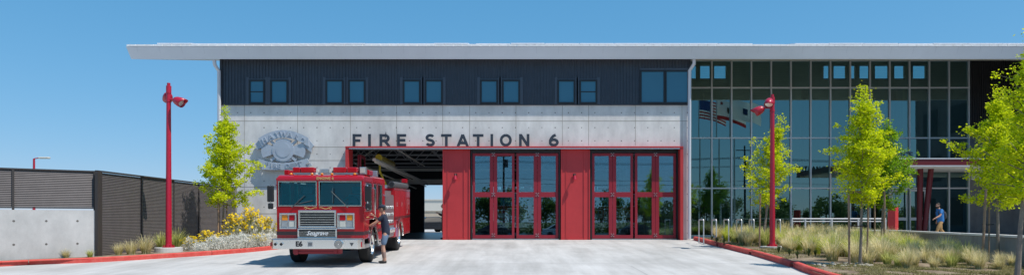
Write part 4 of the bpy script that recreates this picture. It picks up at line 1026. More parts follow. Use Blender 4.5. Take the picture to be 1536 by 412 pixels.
    mb = MB(); mb.tube([(-.9, 3.6, 2.3), (-.6, 3.9, 2.42), (-.2, 4.2, 2.3), (.3, 4.0, 2.42), (.8, 4.3, 2.3)], .07, 8); mb.tube([(0, 4.4, 2.2), (0, 4.4, 2.55), (0, 3.8, 2.7)], .06, 10); mb.build('deck_gun', 'steel', o, smooth=True)
    # rear body with compartments
    mb = MB(); zt2 = 2.30
    mb.box(-W, W, 5.05, 8.75, 1.12, zt2); mb.box(-W, W, 5.05, 5.60, .55, 1.12); mb.box(-W, W, 6.96, 8.75, .55, 1.12)
    rb = mb.build('body', 'engine_red', o, bevel=.012)
    for sx in (-1, 1):
        for y0, y1, z0, z1 in ((5.10, 6.05, 1.22, 2.22), (6.12, 7.2, 1.22, 2.22), (7.27, 8.68, .62, 2.22)):
            d = MB().box(W*sx, (W+.018)*sx, y0, y1, z0, z1).build('compartment_door', 'engine_red', o, bevel=.006)
            MB().box((W+.018)*sx, (W+.035)*sx, (y0+y1)/2-.03, (y0+y1)/2+.03, (z0+z1)/2-.08, (z0+z1)/2+.08).build('handle', 'chrome', d, bevel=.006)
        mb = MB()
        for t0 in range(0, 12):
            a0, a1 = R(15*t0), R(15*(t0+1))
            p = [(6.28+r*math.cos(a), .52+r*math.sin(a)) for a, r in ((a0, .57), (a1, .57), (a1, .70), (a0, .70))]
            mb.prism(p, lambda y, z: ((W-.02)*sx, y, z), lambda y, z: ((W+.045)*sx, y, z))
        mb.build('wheel_arch', 'chrome', o)
        mb = MB(); mb.box(W*sx, (W+.022)*sx, 5.05, 8.75, 2.25, 2.31); mb.build('drip_rail', 'chrome', rb)
        mb = MB(); mb.box((W+.018)*sx, (W+.022)*sx, 5.1, 8.68, zs0+.30, zs1+.30); mb.build('stripe', 'stripe_dark', rb)
        MB().tube([((W-.08)*sx, 5.0, 2.44), ((W-.08)*sx, 8.3, 2.44)], .11, 16).build('suction_hose', 'grey_dark', o, smooth=True)
        MB().cyl(((W-.08)*sx, 4.98, 2.44), ((W-.08)*sx, 5.0, 2.44), .085, n=16).build('hose_mouth', 'black', o)
        MB().box((W-.2)*sx, (W)*sx, 7.9, 8.3, 2.56, 2.72).build('rear_beacon', 'lens_red', o, bevel=.02)
    MB().box(-W+.25, W-.25, 5.1, 8.6, 2.30, 2.42).build('hose_bed', 'steel', o)
    return o
eng = fire_engine('red fire engine parked outside on the driveway, marked E6 on its chrome bumper')
eng.location = (XC, EY, gz(EY)); eng.rotation_euler = (math.atan(G), 0, 0)
e2 = copy_tree(eng); e2.location = (.35, 37.0, 0); e2.rotation_euler = (0, 0, 0); e2['label'] = 'red fire engine parked indoors behind the closed middle folding door'
e3 = copy_tree(eng); e3.location = (5.75, 38.5, 0); e3.rotation_euler = (0, 0, 0); e3['label'] = 'red fire engine parked indoors behind the closed right-hand folding door'
for e_ in (eng, e2, e3): e_['group'] = 'fire engines'

# ================================================================== CARS
def car(lab, loc, yaw, paint, group='parked cars'):
    o = tag(empty('parked_car', loc, (0, 0, yaw)), lab, 'car', group)
    body = [(-2.2, .30), (-2.25, .62), (-2.1, .82), (-1.1, .92), (-.35, 1.42), (.9, 1.46), (1.75, 1.0), (2.15, .95), (2.25, .6), (2.2, .30)]
    mb = MB(); n = len(body); vs = []
    for x, f in ((-.90, 0), (-.84, 1), (.84, 1), (.90, 0)):
        for (y, z) in body:
            zz = z; xx = x
            if z > 1.2: xx = x*.78
            vs.append((xx, y, zz if f else min(zz, zz)))
    fs = [(k*n+i, (k+1)*n+i, (k+1)*n+(i+1) % n, k*n+(i+1) % n) for k in range(3) for i in range(n)]+[tuple(range(n)), tuple(reversed(range(3*n, 4*n)))]
    mb.add(vs, fs); mb.build('body', paint, o, bevel=.04)
    mb = MB()
    for sx in (-1, 1): mb.add([(.905*sx, -.95, .98), (.74*sx, -.32, 1.36), (.74*sx, .85, 1.39), (.905*sx, 1.5, 1.02)], [(0, 1, 2, 3)])
    mb.add([(-.66, -.5, 1.36), (.66, -.5, 1.36), (.75, -1.08, .96), (-.75, -1.08, .96)], [(0, 1, 2, 3)]); mb.add([(-.64, 1.06, 1.40), (.64, 1.06, 1.40), (.74, 1.7, 1.05), (-.74, 1.7, 1.05)], [(0, 1, 2, 3)])
    mb.build('window', 'black', o, recalc=False)
    for sx in (-1, 1):
        for y in (-1.4, 1.35): MB().cyl((.92*sx, y, .33), (.70*sx, y, .33), .33, n=20).cyl((.925*sx, y, .33), (.9*sx, y, .33), .2, n=14).build('wheel', 'rubber', o, smooth=True)
        MB().box(.62*sx, .88*sx, 2.16, 2.255, .68, .84).build('tail_light', 'lens_red', o, bevel=.02); MB().box(.6*sx, .86*sx, -2.25, -2.18, .6, .72).build('headlight', 'lens_clear', o, bevel=.02)
    return o
car('dark car parked behind the station, seen through the open bay', (PX(640, 62), 62.5, -.19), R(-62), 'car_dark')
for i, (x, y, p, l) in enumerate([(-9, -9.5, 'car_silver', 'silver car parked along the street behind the camera, opposite the open bay'), (-1.5, -9.6, 'car_dark', 'dark car parked along the street opposite the middle bay'),
                                  (5.5, -9.4, 'car_white', 'white car parked along the street opposite the right bay'), (14, -9.5, 'car_dark', 'dark car parked along the street opposite the glass lobby')]):
    car(l, (x, y, -.965), R(90), p)

# ================================================================== BACKGROUND BEHIND THE BAY
fb = tag(empty('warehouse', (-14, 92, -.15)), 'low beige warehouse with a pale upper band behind the station', 'building')
zt = PZ(300, 92)+.15; zm = PZ(316, 92)+.15
MB().box(-26, 60, 0, 18, -.5, zm).build('wall', 'beige_wall', fb)
MB().box(-26.1, 60.1, -.1, 18.1, zm+.002, zt).build('upper_band', 'cream', fb)
mb = MB(); mb.box(-26.2, 60.2, -.2, 18.2, zt+.002, zt+.15); mb.build('roof', 'cream', fb)
mb = MB()
for x in (-8, 0, 8, 16): mb.box(x, x+2.2, -.02, -.005, -.1, 2.4)
mb.build('door', 'grey_dark', fb)
tag(sheet('rear_yard', [-40, 40], [52.7, 91], lambda x, y: -.15-.0, 'drive_concrete'), kind='structure')
# ================================================================== TREES
def leaf_cloud(mb, tones, p, spread, n, rnd, size, tone0):
    for _ in range(n):
        c = Vector((rnd.gauss(0, spread), rnd.gauss(0, spread), rnd.gauss(0, spread*.75)))+p
        a = Vector((rnd.uniform(-1, 1), rnd.uniform(-1, 1), rnd.uniform(-.6, .6))).normalized(); b = Vector((rnd.uniform(-1, 1), rnd.uniform(-1, 1), rnd.uniform(-.9, .9)))
        b = (b-a*b.dot(a)).normalized(); s = size*rnd.uniform(.6, 1.25)
        mb.add([c-a*s*.5, c+b*s*.42, c+a*s*.55, c-b*s*.42], [(0, 1, 2, 3)])
        tones.append(min(1, max(0, tone0+rnd.gauss(0, .22))))
def tree(name, lab, x, y, z, H, base, prof, seed, r0=.055, leafm='tree_leaf', nl=30, cl=7, lean=(0, 0), group='young leafy street trees', size=.085, cat='tree', dens=1.0, wob=.08, side=None):
    """prof: list of (height fraction from crown base to top, radius) ; base: crown base height"""
    rnd = random.Random(seed)
    o = tag(empty(name, (x, y, z)), lab, cat, group)
    tp = []
    for i in range(9):
        t = i/8; tp.append(Vector((lean[0]*t+rnd.uniform(-1, 1)*wob*.4*t, lean[1]*t+rnd.uniform(-1, 1)*wob*.4*t, H*.97*t-.05)))
    mb = MB(); mb.tube(tp, [r0*(1-.85*i/8)*(1.25 if i == 0 else 1) for i in range(9)], 8)
    crown = MB(); tones = []
    def at(h):
        t = min(.999, max(0, h/(H*.97)))*8; i = int(t); return tp[i].lerp(tp[i+1], t-i)
    def rad(f):
        for (a, ra), (b, rb) in zip(prof, prof[1:]):
            if a <= f <= b: return ra+(rb-ra)*(f-a)/(b-a)
        return prof[-1][1]
    for k in range(nl):
        f = (k+.5)/nl; f = f**.92
        h0 = base*.92+(H-base)*f*.86; ang = k*2.4+rnd.uniform(-.5, .5); L = rad(f)*rnd.uniform(.72, 1.22)
        if side: L *= 1+side*math.cos(ang)
        p0 = at(h0); rise = L*rnd.uniform(.35, .95)*(1 if f > .12 else .25)
        d = Vector((math.cos(ang), math.sin(ang), 0)); pts = []
        for j in range(5):
            t = j/4; pts.append(p0+d*L*t+Vector((rnd.uniform(-1, 1)*.03, rnd.uniform(-1, 1)*.03, rise*t**1.3)))
        rb = r0*.38*(1-.6*f); mb.tube(pts, [rb*(1-.75*j/4) for j in range(5)], 5)
        ncl = max(4, int(L/.085*dens))
        for j in range(ncl):
            t = .22+.80*(j+rnd.random()*.6)/ncl; t = min(t, 1.04); i = min(3, int(t*4)); q = pts[i].lerp(pts[i+1], t*4-i)
            q = q+Vector((rnd.gauss(0, .08), rnd.gauss(0, .08), rnd.gauss(.02, .07)))
            leaf_cloud(crown, tones, q, .07+.03*rnd.random(), int(cl*3.0*(rnd.uniform(.1, .5) if rnd.random() < .3 else rnd.uniform(.8, 1.7))), rnd, size*.74, .5+.25*(t-.5)+rnd.uniform(-.15, .15))
            if rnd.random() < .35:
                e = q+Vector((rnd.gauss(0, .16), rnd.gauss(0, .16), rnd.uniform(-.05, .2))); mb.tube([q, e], [.006, .003], 4); leaf_cloud(crown, tones, e, .05, int(cl*2.4), rnd, size*.74, .6)
    for j in range(int(26*dens)):      # leader
        h = base+(H-base)*(.25+.77*j/26); q = at(min(h, H*.96))+Vector((rnd.gauss(0, .07), rnd.gauss(0, .07), max(0, h-H*.96)))
        leaf_cloud(crown, tones, q, .09, int(cl*3.0), rnd, size*.74, .6)
    mb.build('trunk', 'bark', o, smooth=True); crown.build('crown', leafm, o, tones=tones, recalc=False)
    return o
def T(px, d): return PX(px, d)
def tz(py, d, zg): return PZ(py, d)-zg
zg = lambda y: gz(y)+.10
# left tree
d = 27.0; z0 = zg(d)
tree('young_tree', 'young bright green tree beside the wall emblem, left of the fire engine', T(334, d), d, z0, tz(160, d, z0), tz(303, d, z0), [(0, .72), (.10, 1.05), (.25, .95), (.45, .80), (.65, .62), (.82, .42), (1, .12)], 21, .05, nl=44, cl=12, lean=(.12, 0), leafm='tree_leaf', side=.12, size=.095)
d = 26.6; z0 = zg(d)
tree('young_tree', 'small young tree growing directly left of the red lamp post on the right', T(1143, d), d, z0, tz(171, d, z0), tz(306, d, z0), [(0, .55), (.12, .95), (.3, 1.0), (.5, .70), (.62, .55), (.8, .36), (1, .10)], 22, .05, nl=36, cl=10, lean=(.72, .1), side=-.1, size=.09)
d = 18.6; z0 = zg(d)
tree('young_tree', 'bright yellow-green young tree nearest the middle of the lobby glass, tied between wooden stakes', T(1290, d), d, z0, tz(126, d, z0), tz(296, d, z0), [(0, .40), (.12, .72), (.3, .66), (.5, .56), (.68, .38), (.84, .22), (1, .07)], 23, .042, nl=48, cl=15, lean=(.13, 0), size=.075)
d = 26.0; z0 = zg(d)
tree('young_tree', 'darker green young tree standing just behind the bright yellow-green one', T(1322, d), d, z0, tz(178, d, z0), tz(306, d, z0), [(0, .5), (.15, .95), (.35, .95), (.55, .72), (.75, .45), (1, .12)], 24, .05, 'tree_leaf_green', nl=38, cl=12, lean=(.2, 0), side=.15, size=.09)
d = 19.6; z0 = zg(d)
tree('young_tree', 'full round young tree in front of the dark ribbed wall on the right', T(1496, d), d, z0, tz(128, d, z0), tz(300, d, z0), [(0, .45), (.1, .85), (.28, .92), (.5, .86), (.7, .56), (.85, .34), (1, .10)], 25, .048, nl=50, cl=14, lean=(.05, 0), size=.08, side=.05)
d = 14.0; z0 = zg(d)
tree('young_tree', 'nearest young tree at the right edge with branches reaching into the sky', T(1525, d), d, z0, 5.3, tz(292, d, z0), [(0, .45), (.12, .72), (.3, .62), (.45, .34), (.60, .30), (.75, .50), (.9, .36), (1, .1)], 26, .055, nl=46, cl=13, lean=(.36, .0), size=.07, side=.25)
# stakes
def stake(px0, px1, d, ptop, lab, z=None, w=.03, tie=True):
    z0 = zg(d); x0 = PX(px0, d); top = PZ(ptop, d)-z0; dx = PX(px1, d)-x0
    o = tag(empty('tree_stake', (x0, d, z0)), lab, 'stake', 'wooden stakes holding the young trees')
    MB().tube([(0, 0, -.1), (dx*.5+.004, 0, top*.5), (dx, 0, top)], [w, w*.95, w*.9], 8).build('pole', 'stake', o, smooth=True)
    return o
stake(327, 327.5, 26.6, 298, 'left wooden stake of the tree beside the wall emblem', w=.035); stake(340, 340, 27.2, 305, 'right wooden stake of the tree beside the wall emblem', w=.03)
stake(1139, 1140.5, 26.2, 288, 'reddish wooden stake just left of the trunk by the right lamp post', w=.035); stake(1149, 1149, 27.0, 292, 'slim dark stake between the small tree and the red lamp post', w=.025)
stake(1274, 1273, 18.4, 292, 'left wooden stake of the bright yellow-green tree'); stake(1300, 1303, 18.8, 290, 'right leaning dark stake of the bright yellow-green tree', w=.024)
stake(1312, 1312, 25.6, 287, 'left pale stake of the darker tree in the second row'); stake(1326, 1327, 25.5, 283, 'right stake of the darker tree in the second row', w=.035)
stake(1473, 1479, 19.3, 283, 'left stake of the round tree, leaning inwards', w=.034); stake(1483, 1484, 19.8, 280, 'middle thin stake of the round tree on the right', w=.022)
mbt = [(18.5, 1274, 1301, 338), (19.5, 1475, 1490, 336), (26.3, 1139, 1149, 335), (26.9, 328, 340, 332), (25.7, 1312, 1326, 330)]
for (d, a, b, py) in mbt:
    o = MB().tube([(PX(a, d)-.02, d, PZ(py, d)), (PX((a+b)/2, d), d+.05, PZ(py, d)-.01), (PX(b, d)+.02, d, PZ(py, d))], .014, 6).build('tree_tie', 'tie')
    tag(o, 'black rubber strap tying '+{18.5: 'the bright yellow-green tree to its stakes', 19.5: 'the round tree on the right to its stakes', 26.3: 'the small tree beside the right lamp post', 26.9: 'the tree beside the wall emblem to its stakes', 25.7: 'the darker second-row tree to its stakes'}[d], 'tree tie', 'rubber tree ties')
d = 18.55
o = MB().box(PX(1270, d), PX(1304, d), d-.03, d+.0, PZ(289.5, d), PZ(285.5, d)).build('cross_brace', 'stake'); tag(o, 'short wooden crosspiece nailed across the stakes of the bright yellow-green tree', 'brace')

# ================================================================== GRASSES AND SHRUBS
def blade(mb, tones, p, yaw, L, bend, w, tone, seg=4):
    d = Vector((math.cos(yaw), math.sin(yaw), 0)); s = Vector((-d.y, d.x, 0)); vs = []
    for i in range(seg+1):
        t = i/seg; a = bend*t; r = L*(math.sin(a)/max(bend, .01)) if False else None
        # integrate a bending blade
        if i == 0: q = Vector(p)
        else:
            am = bend*(i-.5)/seg; q = q+(d*math.sin(am)+Vector((0, 0, 1))*math.cos(am))*(L/seg)
        ww = w*(1-.85*t); vs += [q-s*ww, q+s*ww]
    n = len(vs)
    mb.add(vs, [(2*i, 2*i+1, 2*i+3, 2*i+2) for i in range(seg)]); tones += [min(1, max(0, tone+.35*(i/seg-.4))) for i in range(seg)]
def tuft_mesh(seed, n, L, w=.006, maxb=1.7, r=.10, feather=True):
    rnd = random.Random(seed); mb = MB(); tones = []
    for _ in range(n):
        a = rnd.uniform(0, 2*math.pi); rr = r*math.sqrt(rnd.random()); p = (rr*math.cos(a), rr*math.sin(a), 0)
        q = rnd.random(); bend = maxb*(.12+.88*rnd.random())
        blade(mb, tones, p, a+rnd.gauss(0, .35), L*rnd.uniform(.5, 1.15), bend, w*rnd.uniform(.6, 1.4), rnd.uniform(.0, 1.0))
    return mb, tones
protos = []
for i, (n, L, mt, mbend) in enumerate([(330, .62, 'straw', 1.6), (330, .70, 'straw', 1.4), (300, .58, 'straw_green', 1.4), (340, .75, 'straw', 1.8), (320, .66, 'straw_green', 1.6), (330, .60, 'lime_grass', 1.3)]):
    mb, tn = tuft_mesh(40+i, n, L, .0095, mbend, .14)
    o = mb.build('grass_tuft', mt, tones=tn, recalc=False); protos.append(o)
used = set()
def grass(x, y, s, k, lab, group, rot=None, sx=1.0):
    src = protos[k]
    if k in used: o = src.copy(); C.objects.link(o)
    else: o = src; used.add(k)
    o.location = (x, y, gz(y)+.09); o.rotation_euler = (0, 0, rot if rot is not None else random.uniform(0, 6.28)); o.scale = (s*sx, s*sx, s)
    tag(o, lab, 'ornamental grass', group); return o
random.seed(7)
GLf = 'straw grass tufts along the left kerb'
for px, d, s, k, l in [(99, 21.0, .48, 0, 'small straw grass tuft in front of the low concrete wall, nearer the left edge'), (135, 21.1, .45, 2, 'small straw grass tuft by the right end of the low concrete wall'),
                    (178, 21.9, .62, 1, 'straw grass tuft at the foot of the slat screen, leftmost of the large three'), (197, 22.1, .82, 0, 'straw grass tuft below the lamp shadow on the slat screen, middle of the large three'),
                    (219, 22.4, .86, 3, 'straw grass tuft just left of the left lamp footing, rightmost of the large three'), (242, 24.6, .95, 4, 'taller green grass tuft growing behind the left lamp post'), (265, 24.8, 1.15, 4, 'tall green and straw grass tuft right of the left lamp post'),
                    (256, 25.6, .8, 2, 'green grass tuft half hidden by the left lamp post')]:
    grass(PX(px, d), d, s, k, l, GLf)
GR = 'feathery straw grasses in the bed before the lobby'
def wallx(y):
    for (xa, ya), (xb, yb) in ((W2[2], W2[1]), (W2[3], W2[2]), (W2[4], W2[3])):
        if ya <= y <= yb: return xa+(xb-xa)*(y-ya)/(yb-ya)
    return 16.7
def kerbx(y):
    for (xa, ya), (xb, yb) in zip(KR, KR[1:]):
        if ya <= y <= yb: return xa+(xb-xa)*(y-ya)/(yb-ya)
    return 8.5
y = 17.6; cnt = 0
while y < 31.8:
    x = kerbx(y)+1.5+random.uniform(0, .4)
    if y > 26: x = kerbx(y)+1.0
    while x < wallx(y)-.45:
        xx = x+random.uniform(-.18, .18); yy = y+random.uniform(-.25, .25)
        near = yy < 19.2
        if not (abs(xx-9.66) < .62 and abs(yy-25.4) < .8) and not (yy < 18.6 and xx < 9.9):
            s = random.uniform(.74, 1.14)*(.68 if yy < 18.3 else .85 if near else 1)
            s *= .92 if wallx(yy)-xx < 1.6 else 1
            k = random.choices(range(6), [4, 4, 2, 4, 2, 2.5])[0]
            grass(xx, yy, s, k, 'feathery straw and green grass clump in the bed before the glass lobby', GR); cnt += 1
        x += random.uniform(.60, .84)
    y += .62
# tall arching seed stalks by the low wall
rnd = random.Random(77)
# low dry cover on the soil
def cover(name, region, n, seed, lab, L=(.03, .10), m='cover_leaf'):
    rnd = random.Random(seed); mb = MB(); tn = []
    k = 0
    while k < n:
        x, y = region(rnd)
        if noise.noise(Vector((x*1.3, y*1.3, seed))) < -.12+rnd.random()*.1: continue
        blade(mb, tn, (x, y, gz(y)+.09), rnd.uniform(0, 6.28), rnd.uniform(*L), rnd.uniform(.3, 1.8), .008, rnd.random(), 2); k += 1
    o = mb.build(name, m, tones=tn, recalc=False); tag(o, lab, 'ground cover', kind='stuff')
cover('ground_cover', lambda r: (lambda y: (r.uniform(kerbx(y)+.22, min(13.2, wallx(y)-.1)), y))(15.2+3.6*r.random()**.8), 26000, 3, 'low dry ground cover between the grasses and the near kerb')
cover('ground_cover', lambda r: (lambda y: (r.uniform(kerbx(y)+.25, kerbx(y)+1.9), y))(r.uniform(20.5, 32)), 12000, 4, 'low green ground cover along the bed edge beside the red kerb blocks')
# dark rosettes along the right kerb
def rosette(seed):
    rnd = random.Random(seed); mb = MB(); tn = []
    for i in range(46): blade(mb, tn, (0, 0, .02), i*2.4, rnd.uniform(.16, .26), rnd.uniform(.3, 1.3), .020, rnd.random(), 3)
    return mb.build('rosette_plant', 'rosette_leaf', tones=tn, recalc=False)
rp = None
for i, (px, py) in enumerate([(1068, 361), (1075, 365), (1086, 368), (1095, 362), (1106, 365), (1168, 380), (1184, 384), (1196, 388), (1213, 385), (1223, 385)]):
    d = (1024*(1.8625-.10))/(py-330+29.7); x = PX(px, d)
    if rp is None: rp = rosette(1); o = rp
    else: o = rp.copy(); C.objects.link(o)
    o.location = (x, d, gz(d)+.10); o.rotation_euler = (0, 0, i*1.3); s = .9+.25*((i*7) % 3)/3; o.scale = (s, s, s*1.15)
    tag(o, 'small dark spiky rosette plant '+('beside the first kerb block near the wall' if i < 2 else 'beside the second red kerb block' if i < 5 else 'beside the right lamp post footing' if i < 7 else 'right of the right lamp post, before the grasses'), 'rosette plant', 'dark rosette plants')
# silver shrubs with yellow flowers
def shrub(seed, Rr, Hh, nf):
    rnd = random.Random(seed); o = empty('silver_shrub')
    mb = MB(); tn = []; st_ = MB()
    for i in range(int(1500*Rr*Rr/.25)):
        th = rnd.uniform(0, 2*math.pi); u = rnd.random()**.6; h = rnd.random()
        lump = 1+.35*noise.noise(Vector((math.cos(th)*1.5, math.sin(th)*1.5, h*2+seed)))
        r = Rr*u*lump*math.sqrt(max(.05, 1-(h*.95)**2)); c = Vector((r*math.cos(th), r*math.sin(th), Hh*h*lump*.95+.02))
        blade(mb, tn, c, rnd.uniform(0, 6.28), rnd.uniform(.04, .10), rnd.uniform(.5, 2.6), .016, .3+.7*rnd.random(), 2)
    mb.build('leaves', 'silver_leaf', o, tones=tn, recalc=False)
    if nf:
        fl = MB(); ft = []
        for i in range(nf):
            th = rnd.uniform(0, 2*math.pi); r = Rr*1.0*rnd.random()**.6; h = Hh*rnd.uniform(.85, 1.45)*(1-.3*(r/Rr)**2)
            b = Vector((r*.6*math.cos(th), r*.6*math.sin(th), h*.5)); c = Vector((r*math.cos(th), r*math.sin(th), h)); st_.tube([b, c], .004, 4)
            n0 = len(fl.f); k = 7; rr = rnd.uniform(.030, .050); up = Vector((rnd.gauss(0, .4), rnd.gauss(-.3, .4), 1)).normalized(); u_ = up.orthogonal().normalized(); w_ = up.cross(u_)
            fl.add([c]+[c+u_*math.cos(a*2*math.pi/k)*rr+w_*math.sin(a*2*math.pi/k)*rr-up*.006 for a in range(k)], [(0, 1+a, 1+(a+1) % k) for a in range(k)]); ft += [rnd.random()]*k
        fl.build('blossoms', 'petal', o, tones=ft, recalc=False); st_.build('flower_stems', 'straw_green', o, tones=[.4]*len(st_.f), recalc=False)
    return o
SP = [shrub(1, .5, .48, 0), shrub(2, .5, .50, 80), shrub(3, .45, .55, 150)]
usedS = set()
def put_shrub(k, px, d, s, lab, zs=1.0):
    src = SP[k]
    if k in usedS: o = copy_tree(src)
    else: o = src; usedS.add(k)
    o.location = (PX(px, d), d, gz(d)+.08); o.rotation_euler = (0, 0, random.uniform(0, 6)); o.scale = (s, s, s*zs)
    tag(o, lab, 'shrub', 'silver leaved shrubs of the left bed')
for k, px, d, s, zs, lab in [(1, 288, 24.3, .8, 1.0, 'leftmost silver shrub with yellow flowers, right of the left lamp post'), (0, 302, 24.0, .55, 1.0, 'low silver shrub at the kerb, second from the left lamp post'),
    (2, 311, 25.3, .9, 1.0, 'yellow flowered silver shrub in front of the left tree stakes'), (0, 325, 24.6, .85, 1.05, 'pale silver shrub at the kerb below the left young tree'), (0, 345, 25.0, .85, 1.1, 'bushy white silver shrub at the kerb right of the tree trunk'),
    (2, 352, 26.9, 1.15, 1.45, 'tall yellow flowered shrub between the tree and the emblem'), (2, 376, 27.3, 1.2, 1.65, 'tallest yellow flowered shrub below the wall emblem'), (0, 366, 25.6, .9, 1.1, 'white silver shrub at the kerb in the middle of the flower bed'),
    (1, 386, 26.0, .8, 1.0, 'silver shrub with scattered yellow flowers at the kerb'), (0, 397, 26.2, .85, 1.1, 'silver shrub half hidden next to the fire engine bumper'), (2, 398, 28.2, 1.1, 1.35, 'yellow flowered shrub just left of the fire engine mirror'), (1, 335, 26.6, .9, 1.0, 'flowering silver shrub around the foot of the left young tree'),
    (0, 408, 27.0, .9, 1.0, 'silver shrub behind the corner of the fire engine')]: put_shrub(k, px, d, s, lab, zs)

# ================================================================== PEOPLE
def skin_chain(J, E, root=0, sub=2):
    """J: list of (xyz, radius or (rx, ry)); returns verts, faces"""
    me = bpy.data.meshes.new('s'); me.from_pydata([j[0] for j in J], E, []); ob = bpy.data.objects.new('s', me); C.objects.link(ob)
    ob.modifiers.new('Skin', 'SKIN').use_smooth_shade = True
    sv = me.skin_vertices[0].data
    for i, j in enumerate(J):
        r = j[1]; sv[i].radius = (r, r) if not isinstance(r, tuple) else r; sv[i].use_root = (i == root)
    su = ob.modifiers.new('Sub', 'SUBSURF'); su.levels = sub; su.render_levels = sub
    dg = bpy.context.evaluated_depsgraph_get(); dg.update(); m2 = bpy.data.meshes.new_from_object(ob.evaluated_get(dg))
    vs = [v.co.copy() for v in m2.vertices]; fs = [tuple(p.vertices) for p in m2.polygons]
    bpy.data.objects.remove(ob); bpy.data.meshes.remove(me); bpy.data.meshes.remove(m2); return vs, fs
def person(lab, loc, yaw, H, P, mats, cap=False, beard=False, pack=False, long_trousers=False, hair=True, scale_w=1.0):
    """P: pose joints at 1.75 m, facing +Y"""
    o = tag(empty('person', loc, (0, 0, yaw)), lab, 'person'); k = H/1.75; o.scale = (k, k, k)
    V = lambda n: Vector(P[n])
    pel, ch, nk, hd = V('pelvis'), V('chest'), V('neck'), V('head')
    J = []; E = []; idx = {}
    def j(n, p, r): idx[n] = len(J); J.append((tuple(p), r)); return idx[n]
    def e(a, b): E.append((idx[a], idx[b]))
    j('pel', pel, (.11, .09)); j('sp', pel.lerp(ch, .5), (.11, .085)); j('ch', ch, (.135, .095)); j('nk0', nk-Vector((0, 0, .05)), (.065, .065)); j('nk', nk+Vector((0, 0, .03)), (.055, .055)); j('hd', hd-Vector((0, 0, .03)), (.06, .07))
    e('pel', 'sp'); e('sp', 'ch'); e('ch', 'nk0'); e('nk0', 'nk'); e('nk', 'hd')
    for s in 'LR':
        sg = -1 if s == 'L' else 1
        sh, el, wr = V('sh'+s), V('el'+s), V('wr'+s); hp, kn, an, to = V('hip'+s), V('kn'+s), V('an'+s), V('to'+s)
        j('sh'+s, sh, .062); j('ua'+s, sh.lerp(el, .5), .052); j('el'+s, el, .042); j('fa'+s, el.lerp(wr, .35), .043); j('wr'+s, wr, (.026, .032))
        e('ch', 'sh'+s); e('sh'+s, 'ua'+s); e('ua'+s, 'el'+s); e('el'+s, 'fa'+s); e('fa'+s, 'wr'+s)
        j('hip'+s, hp, .075); j('th'+s, hp.lerp(kn, .5), .070); j('kn'+s, kn, .056); j('ca'+s, kn.lerp(an, .3), .060); j('an'+s, an, .042); j('ft'+s, an.lerp(to, .35)-Vector((0, 0, .03)), .036)
        e('pel', 'hip'+s); e('hip'+s, 'th'+s); e('th'+s, 'kn'+s); e('kn'+s, 'ca'+s); e('ca'+s, 'an'+s); e('an'+s, 'ft'+s)
    vs, fs = skin_chain(J, E)
    body = MB(); body.add(vs, fs)
    # head with face
    hmat = Matrix.Translation(hd+Vector((0, .01, .075))) @ Matrix.Rotation(P.get('nod', 0), 4, 'X')
    hb = MB(); hb.ball((0, 0, 0), .074, .094, .115, 20, 14)
    hv = []
    for v in hb.v:
        x, y, z = v
        if z < -.02: f = 1-.25*min(1, (-z-.02)/.09); x *= f; y = y*(.92 if y < 0 else 1)+.006
        if y > .05 and abs(z+.005) < .02: y -= .006
        hv.append(hmat @ Vector((x, y, z)))
    body.add(hv, hb.f)
    f2 = MB(); f2.add([(-.011, .088, .012), (.011, .088, .012), (.018, .090, -.028), (-.018, .090, -.028), (0, .122, -.022), (0, .10, .018)], [(0, 5, 4, 3), (1, 2, 4, 5), (2, 3, 4)])
    for sg in (-1, 1): f2.ball((sg*.076, -.005, -.005), .012, .022, .034, 8, 6)
    body.add([hmat @ Vector(v) for v in f2.v], f2.f)
    # hands: palm and five separate fingers
    for s in 'LR':
        el, wr = V('el'+s), V('wr'+s); d = (wr-el).normalized(); up = Vector(P.get('palm'+s, (0, 0, 1))); side = d.cross(up).normalized(); nrm = side.cross(d).normalized(); curl = P.get('curl'+s, .5); sg = P.get('thumb'+s, 1)
        pv, pf = skin_chain([(tuple(wr-d*.01), (.026, .022)), (tuple(wr+d*.045), (.038, .018)), (tuple(wr+d*.085), (.040, .016))], [(0, 1), (1, 2)], sub=1); body.add(pv, pf)
        for i, (off, Lf) in enumerate(((-.030, .068), (-.010, .078), (.010, .073), (.029, .058))):
            b = wr+d*.078+side*off; a1 = (d*math.cos(curl*.5)-nrm*math.sin(curl*.5)); a2 = (d*math.cos(curl*1.3)-nrm*math.sin(curl*1.3)); a3 = (d*math.cos(curl*2.1)-nrm*math.sin(curl*2.1))
            p1 = b+a1*Lf*.42; p2 = p1+a2*Lf*.32; p3 = p2+a3*Lf*.26
            fv, ff = skin_chain([(tuple(b), .0095), (tuple(p1), .0088), (tuple(p2), .0082), (tuple(p3), .0068)], [(0, 1), (1, 2), (2, 3)], sub=1); body.add(fv, ff)
        b = wr+d*.025-side*.026*sg; p1 = b-side*.032*sg+d*.024-nrm*.012; p2 = p1+d*.030-side*.008*sg-nrm*.014; fv, ff = skin_chain([(tuple(b), .013), (tuple(p1), .011), (tuple(p2), .008)], [(0, 1), (1, 2)], sub=1); body.add(fv, ff)
    body.build('body', mats.get('skin', 'skin'), o, smooth=True)
    mb = MB()
    for sg in (-1, 1): mb.ball((sg*.028, .087, .014), .010, .006, .006, 8, 6)
    mb.v = [tuple(hmat @ Vector(v)) for v in mb.v]; mb.build('eyes', 'eye', o)
    mb = MB(); mb.box(-.022, .022, .088, .096, -.062, -.052); mb.v = [tuple(hmat @ Vector(v)) for v in mb.v]; mb.build('mouth', 'lip', o, bevel=.003)
    # hair
    mb = MB(); hb = MB(); hb.ball((0, -.012, .012), .080, .096, .114, 20, 14)
    keep = [f for f in hb.f if all(hb.v[i][2] > (.045 if hb.v[i][1] > .03 else -.03 if hb.v[i][1] > -.03 else -.06) for i in f)]
    mb.add([hmat @ Vector(v) for v in hb.v], keep); h_ = mb.build('hair', 'hair', o, smooth=True, recalc=False); so = h_.modifiers.new('Solidify', 'SOLIDIFY'); so.thickness = .008
